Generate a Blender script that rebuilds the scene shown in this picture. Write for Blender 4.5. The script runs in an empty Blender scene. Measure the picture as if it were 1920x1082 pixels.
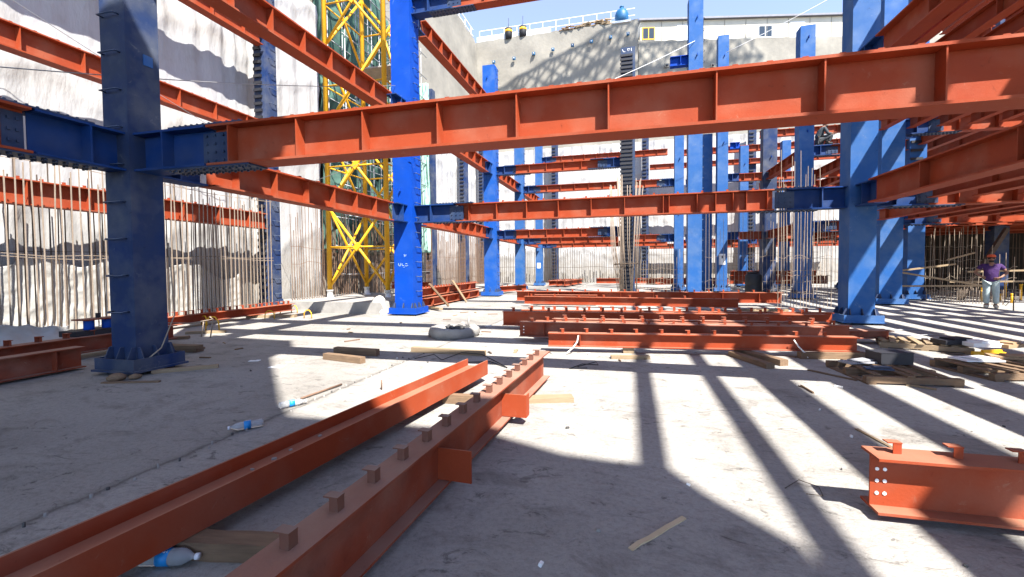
import bpy, math, random
from mathutils import Vector, Matrix, noise
random.seed(7)
R = math.radians
scene = bpy.context.scene
col = scene.collection

# ------------------------------------------------------------------ materials
def mat(name, c, rough=.6, c2=None, scale=3., amount=.5, bump=0., bscale=30., metal=0., fine=.0,
        stretch=(1, 1, 1), spec=.4, dust=None, dust_amt=.0, wear=None, wear_amt=.5, wear_scale=7.):
    m = bpy.data.materials.new(name); m.use_nodes = True
    nt = m.node_tree; N = nt.nodes; L = nt.links
    b = N['Principled BSDF']
    b.inputs['Roughness'].default_value = rough
    b.inputs['Metallic'].default_value = metal
    b.inputs['Specular IOR Level'].default_value = spec
    b.inputs['Base Color'].default_value = (*c, 1)
    tc = N.new('ShaderNodeTexCoord'); mp = N.new('ShaderNodeMapping')
    L.new(tc.outputs['Object'], mp.inputs['Vector'])
    mp.inputs['Scale'].default_value = stretch
    last = None
    if c2 is not None:
        n = N.new('ShaderNodeTexNoise'); n.inputs['Scale'].default_value = scale
        n.inputs['Detail'].default_value = 6; n.inputs['Roughness'].default_value = .62
        L.new(mp.outputs['Vector'], n.inputs['Vector'])
        r = N.new('ShaderNodeValToRGB')
        r.color_ramp.elements[0].position = .5 - .28 * amount - .04; r.color_ramp.elements[0].color = (*c, 1)
        r.color_ramp.elements[1].position = .5 + .3 * amount; r.color_ramp.elements[1].color = (*c2, 1)
        L.new(n.outputs['Fac'], r.inputs['Fac']); last = r.outputs['Color']
    if dust is not None:
        g = N.new('ShaderNodeNewGeometry'); sx = N.new('ShaderNodeSeparateXYZ')
        L.new(g.outputs['Normal'], sx.inputs['Vector'])
        n2 = N.new('ShaderNodeTexNoise'); n2.inputs['Scale'].default_value = 2.3; n2.inputs['Detail'].default_value = 7
        L.new(tc.outputs['Object'], n2.inputs['Vector'])
        mm = N.new('ShaderNodeMath'); mm.operation = 'MULTIPLY_ADD'; mm.use_clamp = True
        L.new(sx.outputs['Z'], mm.inputs[0]); mm.inputs[1].default_value = .55
        s2 = N.new('ShaderNodeMath'); s2.operation = 'MULTIPLY_ADD'; s2.use_clamp = True
        L.new(n2.outputs['Fac'], s2.inputs[0]); s2.inputs[1].default_value = 2.4 * dust_amt; s2.inputs[2].default_value = -1.05 * dust_amt
        L.new(s2.outputs[0], mm.inputs[2])
        mx = N.new('ShaderNodeMix'); mx.data_type = 'RGBA'
        L.new(mm.outputs[0], mx.inputs[0])
        if last: L.new(last, mx.inputs[6])
        else: mx.inputs[6].default_value = (*c, 1)
        mx.inputs[7].default_value = (*dust, 1); last = mx.outputs[2]
    if wear is not None:
        nz = N.new('ShaderNodeTexNoise'); nz.inputs['Scale'].default_value = wear_scale; nz.inputs['Detail'].default_value = 10; nz.inputs['Roughness'].default_value = .78; nz.inputs['Distortion'].default_value = .7
        L.new(tc.outputs['Object'], nz.inputs['Vector'])
        rr = N.new('ShaderNodeValToRGB'); L.new(nz.outputs['Fac'], rr.inputs['Fac']); e = rr.color_ramp.elements
        e[0].position = .60; e[0].color = (0, 0, 0, 1); e[1].position = .70; e[1].color = (wear_amt,) * 3 + (1,)
        mw = N.new('ShaderNodeMix'); mw.data_type = 'RGBA'; L.new(rr.outputs['Color'], mw.inputs[0]); L.new(last, mw.inputs[6]); mw.inputs[7].default_value = (*wear, 1)
        r2 = N.new('ShaderNodeValToRGB'); L.new(nz.outputs['Fac'], r2.inputs['Fac']); e = r2.color_ramp.elements
        e[0].position = .30; e[0].color = (.45, .45, .45, 1); e[1].position = .40; e[1].color = (1, 1, 1, 1)
        md = N.new('ShaderNodeMix'); md.data_type = 'RGBA'; md.blend_type = 'MULTIPLY'; md.inputs[0].default_value = .8
        L.new(mw.outputs[2], md.inputs[6]); L.new(r2.outputs['Color'], md.inputs[7]); last = md.outputs[2]
    if last: L.new(last, b.inputs['Base Color'])
    if bump:
        n = N.new('ShaderNodeTexNoise'); n.inputs['Scale'].default_value = bscale; n.inputs['Detail'].default_value = 5
        L.new(mp.outputs['Vector'], n.inputs['Vector'])
        bp = N.new('ShaderNodeBump'); bp.inputs['Strength'].default_value = bump; bp.inputs['Distance'].default_value = .02
        L.new(n.outputs['Fac'], bp.inputs['Height']); L.new(bp.outputs['Normal'], b.inputs['Normal'])
    return m

M = {}
M['red'] = mat('red_oxide_primer', (.31, .054, .018), .6, (.25, .044, .018), 2.2, .8, .08, 60, spec=.12, dust=(.34, .17, .11), dust_amt=.45, wear=(.33, .17, .11), wear_amt=.55)
M['rust'] = mat('dusty_red_primer', (.27, .05, .02), .7, (.17, .042, .024), 4, .8, .12, 60, spec=.12, dust=(.33, .22, .165), dust_amt=.45, wear=(.30, .19, .13), wear_amt=.6)
M['clip'] = mat('brown_clip_primer', (.17, .06, .035), .75, (.10, .045, .03), 6, .8, dust=(.33, .24, .19), dust_amt=.3)
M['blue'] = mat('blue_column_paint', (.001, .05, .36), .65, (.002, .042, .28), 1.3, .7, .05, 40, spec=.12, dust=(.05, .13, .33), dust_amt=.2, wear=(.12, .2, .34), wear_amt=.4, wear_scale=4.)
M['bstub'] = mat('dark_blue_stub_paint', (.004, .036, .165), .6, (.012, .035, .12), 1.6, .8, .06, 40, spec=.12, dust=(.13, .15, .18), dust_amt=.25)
M['bluem'] = mat('mid_blue_column_paint', (.006, .07, .34), .6, (.015, .075, .28), 1.2, .8, .05, 40, spec=.12, dust=(.15, .22, .33), dust_amt=.35, wear=(.2, .25, .32), wear_amt=.45, wear_scale=4.)
M['blued'] = mat('dusty_blue_column_paint', (.014, .085, .285), .6, (.034, .10, .25), 1.1, .8, .05, 40, spec=.15, dust=(.22, .28, .35), dust_amt=.3, wear=(.24, .28, .32), wear_amt=.5, wear_scale=4.)
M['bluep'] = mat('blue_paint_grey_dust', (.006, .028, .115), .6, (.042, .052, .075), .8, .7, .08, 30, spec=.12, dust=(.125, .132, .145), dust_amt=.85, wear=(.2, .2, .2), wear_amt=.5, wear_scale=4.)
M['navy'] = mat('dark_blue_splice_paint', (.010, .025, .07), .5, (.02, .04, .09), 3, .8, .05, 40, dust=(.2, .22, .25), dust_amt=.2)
M['bolt'] = mat('dark_steel_bolt', (.05, .05, .06), .5, metal=.5)
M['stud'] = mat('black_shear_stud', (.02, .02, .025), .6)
M['conc'] = mat('grey_concrete', (.36, .34, .31), .9, (.22, .21, .195), 3, .9, .35, 18, spec=.2)
M['rubble'] = mat('rough_dark_concrete', (.12, .115, .11), .95, (.05, .05, .05), 9, .9, .8, 24, spec=.1)
M['shot'] = mat('sprayed_concrete', (.30, .275, .23), .95, (.18, .168, .145), .5, .9, 1., 3.5, spec=.1, dust=(.36, .33, .27), dust_amt=.25)
M['yellow'] = mat('yellow_crane_paint', (.80, .42, .012), .5, (.62, .33, .02), 3, .6, .04, 40, spec=.35)
M['wood'] = mat('pale_timber', (.34, .25, .155), .75, (.23, .165, .10), 5, .9, .2, 20, stretch=(1, 9, 9), spec=.2)
M['woodd'] = mat('weathered_timber', (.25, .165, .10), .8, (.13, .085, .055), 5, .9, .25, 20, stretch=(1, 9, 9), spec=.2)
M['rebar'] = mat('rusty_rebar', (.22, .14, .095), .75, (.14, .08, .05), 9, .8, spec=.3)
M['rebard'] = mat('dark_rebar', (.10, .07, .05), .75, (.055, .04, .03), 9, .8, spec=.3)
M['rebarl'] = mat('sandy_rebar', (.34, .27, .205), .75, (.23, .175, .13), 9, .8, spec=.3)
M['white'] = mat('white_paint', (.78, .78, .76), .5, (.7, .69, .66), 3, .6)
M['paper'] = mat('white_paper', (.8, .8, .78), .7)
M['black'] = mat('black_rubber', (.012, .012, .014), .6)
M['cable'] = mat('grey_wire_rope', (.28, .28, .28), .5, metal=.3)
M['wcable'] = mat('pale_wire_rope', (.75, .74, .70), .5)
M['strap'] = mat('white_webbing', (.72, .70, .64), .8)
M['net'] = mat('green_debris_net', (.10, .19, .15), .85, (.03, .06, .05), 1.3, .8, .4, 12, spec=.1)
M['galv'] = mat('galvanised_tube', (.42, .43, .44), .45, (.3, .3, .3), 5, .6, metal=.4)
M['tank'] = mat('blue_plastic_tank', (.01, .09, .2), .5)
M['cream'] = mat('cream_cladding', (.60, .54, .43), .8, (.48, .43, .34), 1.2, .8, .2, 14)
M['roof'] = mat('grey_roof_sheet', (.20, .20, .23), .6, (.13, .13, .15), 3, .7)
M['glass'] = mat('dark_window_glass', (.03, .04, .05), .08, spec=.7)
M['brownbox'] = mat('brown_cardboard', (.38, .25, .14), .85, (.28, .18, .1), 4, .7)
M['sack'] = mat('pale_cement_sack', (.55, .53, .47), .85, (.4, .38, .34), 6, .8, .4, 14)
M['chalk'] = mat('white_chalk', (.45, .6, .85), .9)
M['whitechalk'] = mat('white_marker', (.8, .8, .8), .9)
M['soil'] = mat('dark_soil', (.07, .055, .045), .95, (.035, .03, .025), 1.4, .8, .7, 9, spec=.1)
M['skin'] = mat('tanned_skin', (.24, .12, .075), .6)
M['purple'] = mat('purple_tshirt', (.055, .018, .105), .85, (.038, .012, .075), 7, .7, .9, 9)
M['jeans'] = mat('pale_trousers', (.36, .43, .42), .85, (.27, .33, .34), 6, .7, .9, 9)
M['capred'] = mat('orange_red_cap', (.62, .10, .03), .7)
M['hair'] = mat('dark_hair', (.012, .009, .008), .7)
M['boot'] = mat('pale_work_boot', (.45, .40, .32), .8)
M['workwear'] = mat('black_workwear', (.022, .025, .03), .8, (.05, .055, .06), 5, .8, .9, 9)
M['greycoat'] = mat('grey_jacket', (.06, .075, .085), .8, (.03, .04, .045), 5, .8, .9, 9)
M['netp'] = mat('pale_green_net', (.33, .50, .42), .85, (.25, .42, .35), 1.3, .8, .4, 12, spec=.1)
M['lath'] = mat('fresh_pale_lath', (.60, .48, .31), .75, (.48, .37, .22), 6, .8)
M['deck'] = mat('galvanised_deck', (.35, .35, .36), .5, (.26, .26, .27), 2, .6)

# bottle plastic
def bottle_mat():
    m = bpy.data.materials.new('clear_bottle_plastic'); m.use_nodes = True
    b = m.node_tree.nodes['Principled BSDF']
    b.inputs['Base Color'].default_value = (.86, .9, .93, 1); b.inputs['Roughness'].default_value = .15
    b.inputs['Transmission Weight'].default_value = .72; b.inputs['IOR'].default_value = 1.2
    return m
M['pet'] = bottle_mat()
M['lblue'] = mat('blue_bottle_label', (.01, .22, .55), .4)
M['lwhite'] = mat('white_label_print', (.8, .82, .85), .5)
M['capwhite'] = mat('white_bottle_cap', (.75, .77, .8), .4)

# membrane (white sheeting, dirty towards its foot and around its laps)
def membrane_mat():
    m = bpy.data.materials.new('white_membrane'); m.use_nodes = True
    nt = m.node_tree; N = nt.nodes; L = nt.links; b = N['Principled BSDF']
    b.inputs['Roughness'].default_value = .65; b.inputs['Specular IOR Level'].default_value = .3
    g = N.new('ShaderNodeNewGeometry'); s = N.new('ShaderNodeSeparateXYZ'); L.new(g.outputs['Position'], s.inputs['Vector'])
    n = N.new('ShaderNodeTexNoise'); n.inputs['Scale'].default_value = 1.1; n.inputs['Detail'].default_value = 8; n.inputs['Roughness'].default_value = .65
    L.new(g.outputs['Position'], n.inputs['Vector'])
    mr = N.new('ShaderNodeMapRange'); mr.inputs[1].default_value = 3.0; mr.inputs[2].default_value = .6
    mr.inputs[3].default_value = 0.; mr.inputs[4].default_value = .32
    L.new(s.outputs['Z'], mr.inputs[0])
    ad = N.new('ShaderNodeMath'); ad.operation = 'ADD'; L.new(mr.outputs[0], ad.inputs[0]); L.new(n.outputs['Fac'], ad.inputs[1])
    r = N.new('ShaderNodeValToRGB'); L.new(ad.outputs[0], r.inputs['Fac'])
    e = r.color_ramp.elements; e[0].position = .50; e[0].color = (.40, .394, .386, 1); e[1].position = 1.1; e[1].color = (.25, .222, .18, 1)
    x = e.new(.62); x.color = (.365, .355, .34, 1)
    L.new(r.outputs['Color'], b.inputs['Base Color'])
    mp = N.new('ShaderNodeMapping'); mp.inputs['Scale'].default_value = (1, 1, .3); L.new(g.outputs['Position'], mp.inputs['Vector'])
    n2 = N.new('ShaderNodeTexNoise'); n2.inputs['Scale'].default_value = 5.; n2.inputs['Detail'].default_value = 7; L.new(mp.outputs['Vector'], n2.inputs['Vector'])
    bp = N.new('ShaderNodeBump'); bp.inputs['Strength'].default_value = .5; bp.inputs['Distance'].default_value = .08
    L.new(n2.outputs['Fac'], bp.inputs['Height']); L.new(bp.outputs['Normal'], b.inputs['Normal'])
    return m
M['memb'] = membrane_mat()
M['crumple'] = mat('crumpled_plastic_sheet', (.42, .41, .385), .6, (.33, .31, .275), 2.5, .9, .6, 9, spec=.25)

def floor_mat():
    m = bpy.data.materials.new('trowelled_concrete_slab'); m.use_nodes = True
    nt = m.node_tree; N = nt.nodes; L = nt.links; b = N['Principled BSDF']
    b.inputs['Roughness'].default_value = .85; b.inputs['Specular IOR Level'].default_value = .25
    g = N.new('ShaderNodeNewGeometry')
    def noise(scale, det=6, rough=.6, st=None, dist=0.):
        n = N.new('ShaderNodeTexNoise'); n.inputs['Scale'].default_value = scale; n.inputs['Detail'].default_value = det
        n.inputs['Roughness'].default_value = rough; n.inputs['Distortion'].default_value = dist
        if st:
            mp = N.new('ShaderNodeMapping'); mp.inputs['Scale'].default_value = st; mp.inputs['Rotation'].default_value = (0, 0, .18)
            L.new(g.outputs['Position'], mp.inputs['Vector']); L.new(mp.outputs['Vector'], n.inputs['Vector'])
        else: L.new(g.outputs['Position'], n.inputs['Vector'])
        return n.outputs['Fac']
    def ramp(f, *st):
        r = N.new('ShaderNodeValToRGB'); L.new(f, r.inputs['Fac']); e = r.color_ramp.elements
        e[0].position, e[0].color = st[0][0], (*st[0][1], 1); e[1].position, e[1].color = st[-1][0], (*st[-1][1], 1)
        for p, c in st[1:-1]:
            q = e.new(p); q.color = (*c, 1)
        return r.outputs['Color']
    def mult(a, bb, f=1.):
        x = N.new('ShaderNodeMix'); x.data_type = 'RGBA'; x.blend_type = 'MULTIPLY'; x.inputs[0].default_value = f
        L.new(a, x.inputs[6]); L.new(bb, x.inputs[7]); return x.outputs[2]
    base = ramp(noise(.45, 7), (.28, (.25, .234, .212)), (.5, (.35, .33, .30)), (.74, (.415, .393, .358)))
    streak = ramp(noise(2.6, 9, .72, (.75, 1.25, 1), .5), (.30, (.50, .49, .48)), (.47, (1, 1, 1)), (1., (1.06, 1.06, 1.06)))
    grain = ramp(noise(26, 7, .8), (.32, (.70, .69, .68)), (.52, (1, 1, 1)), (.75, (1.12, 1.11, 1.09)))
    scuff = ramp(noise(4.2, 8, .72, (.8, 1.3, 1), 1.6), (.35, (.16, .155, .15)), (.40, (.9, .9, .9)), (.46, (1, 1, 1)), (1., (1, 1, 1)))
    c = mult(mult(mult(base, streak, .8), grain, .9), scuff, .6)
    # dirt packed into the slab joint that runs along x = -3.47
    s = N.new('ShaderNodeSeparateXYZ'); L.new(g.outputs['Position'], s.inputs['Vector'])
    w1 = N.new('ShaderNodeMath'); w1.operation = 'MULTIPLY_ADD'; L.new(noise(6, 6, .7), w1.inputs[0]); w1.inputs[1].default_value = .16; L.new(s.outputs['X'], w1.inputs[2])
    w2 = N.new('ShaderNodeMath'); w2.operation = 'ADD'; L.new(w1.outputs[0], w2.inputs[0]); w2.inputs[1].default_value = 3.39
    w3 = N.new('ShaderNodeMath'); w3.operation = 'ABSOLUTE'; L.new(w2.outputs[0], w3.inputs[0])
    c = mult(c, ramp(w3.outputs[0], (.006, (.42, .41, .40)), (.03, (.8, .8, .8)), (.09, (1, 1, 1))), .85)
    w4 = N.new('ShaderNodeMath'); w4.operation = 'LESS_THAN'; L.new(w2.outputs[0], w4.inputs[0]); w4.inputs[1].default_value = 0.
    c = mult(c, ramp(w4.outputs[0], (.2, (1, 1, 1)), (.8, (.86, .855, .845))), 1.)
    stain = ramp(noise(.8, 8, .72, None, .8), (.30, (.58, .57, .56)), (.44, (1, 1, 1)), (1., (1, 1, 1)))
    c = mult(c, stain, .8)
    L.new(c, b.inputs['Base Color'])
    h1 = noise(4.2, 8, .72, (.8, 1.3, 1), 1.6); h2 = noise(26, 7, .8); h3 = noise(2.2, 5)
    a1 = N.new('ShaderNodeMath'); a1.operation = 'MULTIPLY_ADD'; L.new(h1, a1.inputs[0]); a1.inputs[1].default_value = 1.; L.new(h3, a1.inputs[2])
    a2 = N.new('ShaderNodeMath'); a2.operation = 'MULTIPLY_ADD'; L.new(h2, a2.inputs[0]); a2.inputs[1].default_value = .55; L.new(a1.outputs[0], a2.inputs[2])
    bp = N.new('ShaderNodeBump'); bp.inputs['Strength'].default_value = .65; bp.inputs['Distance'].default_value = .04
    L.new(a2.outputs[0], bp.inputs['Height']); L.new(bp.outputs['Normal'], b.inputs['Normal'])
    return m
M['floor'] = floor_mat()

# ------------------------------------------------------------------ mesh helpers
class MB:
    def __init__(s): s.v = []; s.f = []; s.smooth = []
    def add(s, vs, fs, smooth=False):
        o = len(s.v); s.v += [tuple(p) for p in vs]; s.f += [tuple(i + o for i in f) for f in fs]; s.smooth += [smooth] * len(fs); return s
    def box(s, x0, x1, y0, y1, z0, z1, mtx=None):
        vs = [Vector((x, y, z)) for z in (z0, z1) for y in (y0, y1) for x in (x0, x1)]
        if mtx is not None: vs = [mtx @ v for v in vs]
        return s.add(vs, [(0, 2, 3, 1), (4, 5, 7, 6), (0, 1, 5, 4), (2, 6, 7, 3), (0, 4, 6, 2), (1, 3, 7, 5)])
    def cbox(s, c, size, rot=None):
        m = Matrix.Translation(c)
        if rot is not None: m = m @ rot.to_4x4()
        a, b, d = size[0] / 2, size[1] / 2, size[2] / 2
        return s.box(-a, a, -b, b, -d, d, m)
    def prism(s, poly, h0, h1, plane='xy', mtx=None):
        n = len(poly)
        def P(p, h):
            v = {'xy': (p[0], p[1], h), 'xz': (p[0], h, p[1]), 'yz': (h, p[0], p[1])}[plane]
            v = Vector(v); return mtx @ v if mtx is not None else v
        vs = [P(p, h0) for p in poly] + [P(p, h1) for p in poly]
        fs = [tuple(range(n))[::-1], tuple(range(n, 2 * n))] + [(i, (i + 1) % n, n + (i + 1) % n, n + i) for i in range(n)]
        return s.add(vs, fs)
    def tube(s, pts, r, n=6, cap=True):
        pts = [Vector(p) for p in pts]; rs = r if isinstance(r, (list, tuple)) else [r] * len(pts)
        vs = []; up = None
        for i, p in enumerate(pts):
            d = (pts[min(i + 1, len(pts) - 1)] - pts[max(i - 1, 0)]).normalized()
            if up is None: up = Vector((0, 0, 1)) if abs(d.z) < .9 else Vector((1, 0, 0))
            a = d.cross(up).normalized(); bb = a.cross(d).normalized(); up = bb
            for k in range(n):
                t = 2 * math.pi * k / n + math.pi / n
                vs.append(p + (a * math.cos(t) + bb * math.sin(t)) * rs[i])
        fs = []
        for i in range(len(pts) - 1):
            for k in range(n):
                fs.append((i * n + k, i * n + (k + 1) % n, (i + 1) * n + (k + 1) % n, (i + 1) * n + k))
        s.add(vs, fs, n > 4)
        if cap:
            o = len(s.v) - len(vs)
            s.f.append(tuple(o + k for k in range(n))[::-1]); s.f.append(tuple(o + (len(pts) - 1) * n + k for k in range(n))); s.smooth += [False, False]
        return s
    def lathe(s, prof, n=16, mtx=None):
        vs = []
        for r, z in prof:
            for k in range(n):
                t = 2 * math.pi * k / n; v = Vector((r * math.cos(t), r * math.sin(t), z)); vs.append(mtx @ v if mtx is not None else v)
        fs = []
        for i in range(len(prof) - 1):
            for k in range(n): fs.append((i * n + k, i * n + (k + 1) % n, (i + 1) * n + (k + 1) % n, (i + 1) * n + k))
        s.add(vs, fs, True); return s
    def ibeam(s, x0, x1, d, bf, tf, tw, z0=0., y=0.):     # along local X
        s.box(x0, x1, y - bf / 2, y + bf / 2, z0, z0 + tf)
        s.box(x0, x1, y - bf / 2, y + bf / 2, z0 + d - tf, z0 + d)
        s.box(x0, x1, y - tw / 2, y + tw / 2, z0 + tf, z0 + d - tf); return s
    def mesh(s, name):
        me = bpy.data.meshes.new(name); me.from_pydata(s.v, [], s.f); me.validate()
        if any(s.smooth) and len(me.polygons) == len(s.smooth): me.polygons.foreach_set('use_smooth', s.smooth)
        return me
def fixn(me):
    import bmesh
    bm = bmesh.new(); bm.from_mesh(me); bmesh.ops.recalc_face_normals(bm, faces=bm.faces); bm.to_mesh(me); bm.free()
def link(o, parent=None):
    col.objects.link(o)
    if parent is not None: o.parent = parent
    return o
def part(name, mb, m, parent, loc=(0, 0, 0), rot=None, label=None):
    me = mb if isinstance(mb, bpy.types.Mesh) else mb.mesh(name)
    if not isinstance(mb, bpy.types.Mesh): fixn(me)
    if not me.materials: me.materials.append(m)
    o = bpy.data.objects.new(name, me); o.location = loc
    if rot is not None: o.rotation_euler = rot
    if label: o['label'] = label
    return link(o, parent)
def tag(o, label, cat, group=None, kind=None):
    if label: o['label'] = label
    if cat: o['category'] = cat
    if group: o['group'] = group
    if kind: o['kind'] = kind
    elif cat: o['kind'] = 'thing'
    return o
def thing(name, label, cat, loc=(0, 0, 0), rz=0., group=None, rot=None):
    o = bpy.data.objects.new(name, None); o.location = loc; o.rotation_euler = rot if rot else (0, 0, rz); o.empty_display_size = .2
    link(o); return tag(o, label, cat, group)
def solo(name, mb, m, label, cat, group=None, loc=(0, 0, 0), rz=0., rot=None):
    return tag(part(name, mb, m, None, loc, rot if rot else (0, 0, rz)), label, cat, group)
def struct(name, mb, m): return tag(part(name, mb, m, None), None, None, None, 'structure')
def copy_tree(o, parent=None):
    c = o.copy(); col.objects.link(c)
    if parent is not None: c.parent = parent
    for ch in list(o.children): copy_tree(ch, c)
    return c
ORD = 'first second third fourth fifth sixth seventh eighth ninth tenth eleventh twelfth thirteenth fourteenth'.split()
CACHE = {}
def cached(key, fn):
    if key not in CACHE:
        me = fn().mesh(key[0] if isinstance(key, tuple) else key); fixn(me); CACHE[key] = me
    return CACHE[key]

# ------------------------------------------------------------------ repeated steel details
def clip_mesh(s=1.):
    mb = MB(); w = .022 * s
    mb.box(0, .006, -w, w, 0, .062 * s)                              # upright
    mb.box(.006, .05 * s, -w, -w + .007, 0, .062 * s)                # side web
    mb.box(-.002, .05 * s, -w - .002, w + .03 * s, .062 * s, .069 * s)  # lip
    return mb
def rung_mesh(w=.24, d=.07, r=.011, drop=.16):
    mb = MB(); mb.tube([(-w / 2, 0, 0), (-w / 2, -d, -.0), (-w / 2 + .02, -d - .02, -.01), (w / 2 - .02, -d - .02, -.01), (w / 2, -d, 0), (w / 2, 0, 0)], r, 6)
    return mb
def stiff_mesh(d, bf, tf, tw, t=.014):
    mb = MB(); z0, z1 = tf, d - tf
    for sgn in (-1, 1):
        a, b = sgn * tw / 2, sgn * (bf / 2 - .012)
        mb.box(-t / 2, t / 2, min(a, b), max(a, b), z0, z1)
    return mb
SEC = dict(d=.54, bf=.35, tf=.03, tw=.016)
SEC2 = dict(d=.42, bf=.30, tf=.024, tw=.014)
SECS = dict(d=.36, bf=.23, tf=.018, tw=.011)
def beam(label, p, L, rz, sec=SEC, m='red', stiff=(), clips=(), group=None, name='steel_beam', mclip=None, body=True, endplate=False, tilt=0., splice=(), clip_s=1., z0=0, clip_rot=0.):
    """I-beam; p = start of its underside, length L along local X turned by rz."""
    t = thing(name, label, 'steel beam', p, 0, group, rot=(tilt, 0, rz))
    mb = MB().ibeam(0, L, sec['d'], sec['bf'], sec['tf'], sec['tw'])
    part('i_section', mb, M[m], t)
    me = cached(('stiffener', sec['d'], sec['bf'], m), lambda: stiff_mesh(**sec))
    mclip = mclip or m
    for x in stiff: part('stiffener', me, M[m], t, (x, 0, 0))
    cm = cached(('shear_clip', clip_s, mclip), lambda: clip_mesh(clip_s))
    for c in clips:
        x, y = c if isinstance(c, tuple) else (c, 0)
        part('shear_clip', cm, M[mclip or m], t, (x, y, sec['d']), (0, 0, random.uniform(-.08, .08) + clip_rot))
    for x in splice:
        splice_parts(t, x, sec)
    return t
def bolts(mb, x0, x1, ys, z, n, down=True, r=.016, h=.024):
    for i in range(n):
        x = x0 + (x1 - x0) * (i + .5) / n
        for y in ys:
            mb.prism([(x + r * math.cos(k * math.pi / 3), y + r * math.sin(k * math.pi / 3)) for k in range(6)], z - h if down else z, z if down else z + h)
def stub(colm, axis, z, start, length, sec=SEC, m='blue', splice=True, dark=True, gusset=True, web=True):
    """welded beam stub of a column with its bolted splice; axis in radians."""
    t = bpy.data.objects.new('beam_stub', MB().ibeam(start, start + length, sec['d'], sec['bf'], sec['tf'], sec['tw']).mesh('beam_stub'))
    t.data.materials.append(M[m]); t.location = (0, 0, z); t.rotation_euler = (0, 0, axis); link(t, colm)
    if gusset:
        g = MB(); a = start + length * .42
        for s in (-1, 1):
            g.box(a - .012, a + .012, min(s * sec['tw'] / 2, s * sec['bf'] / 2), max(s * sec['tw'] / 2, s * sec['bf'] / 2), sec['tf'], sec['d'] - sec['tf'])
        part('stiffener', g, M[m], t)
    if splice:
        e = start + length; d = sec['d']; hw = sec['bf'] / 2 - .01
        mb = MB(); mb.box(e - .62, e + .62, -hw, hw, d + .001, d + .021); bolts(mb, e - .6, e + .6, (-hw * .75, -hw * .4, hw * .4, hw * .75), d + .021, 12, False)
        part('splice_plate', mb, M['navy'], t)
        mb = MB(); mb.box(e - .72, e + .72, -hw, hw, -.023, -.001); bolts(mb, e - .7, e + .7, (-hw * .75, -hw * .4, hw * .4, hw * .75), -.023, 13)
        part('splice_plate', mb, M['navy'], t)
        if not web: return t
        mb = MB()
        for s in (-1, 1):
            a, b = sorted((s * (sec['tw'] / 2 + .001), s * (sec['tw'] / 2 + .013))); mb.box(e - .17, e + .27, a, b, .06, d - .06)
            for dx in (-.1, .04, .18):
                for k in range(4):
                    zz = .1 + (d - .2) * k / 3; mb.cbox((e + dx, s * (sec['tw'] / 2 + .022), zz), (.03, .02, .03))
        part('web_splice_plate', mb, M['navy'], t)
    return t
def base_parts(t, w, d, m, skirt=.16, over=.14, z=.05, gus=True, grey=None):
    mb = MB(); mb.box(-w / 2 - over - .03, w / 2 + over + .03, -d / 2 - over - .03, d / 2 + over + .03, z, z + .03); part('base_plate', mb, M[m], t)
    mb = MB(); a, b = w / 2 + over, d / 2 + over; k = .014
    mb.box(-a, a, -b, -b + k, z + .03, z + .03 + skirt); mb.box(-a, a, b - k, b, z + .03, z + .03 + skirt)
    mb.box(-a, -a + k, -b + k, b - k, z + .03, z + .03 + skirt); mb.box(a - k, a, -b + k, b - k, z + .03, z + .03 + skirt); part('base_skirt', mb, M[m], t)
    if gus:
        for side in range(4):
            nrm = [(0, -1), (1, 0), (0, 1), (-1, 0)][side]; half = (d if side % 2 == 0 else w) / 2; wid = (w if side % 2 == 0 else d)
            for u in (-.48, 0, .48):
                g = MB(); poly = [(0, .03), (over - .03, .03), (over - .03, .03 + skirt), (over * .35, .34), (0, .34)]
                me = cached(('gusset', over, skirt), lambda: MB().prism(poly, -.008, .008, 'xz'))
                ang = math.atan2(nrm[1], nrm[0]); uu = u * (wid - .02)
                pos = (nrm[0] * (half + .001) + (-nrm[1]) * uu, nrm[1] * (half + .001) + nrm[0] * uu, z)
                part('gusset', me, M[m], t, pos, (0, 0, ang))
    mb = MB()
    for s in (-1, 1):
        for q in (-1, 1):
            mb.cbox((s * w / 2, q * d / 2, z / 2), (.1, .1, z))
    part('levelling_shim', mb, M['bolt'], t)
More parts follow.
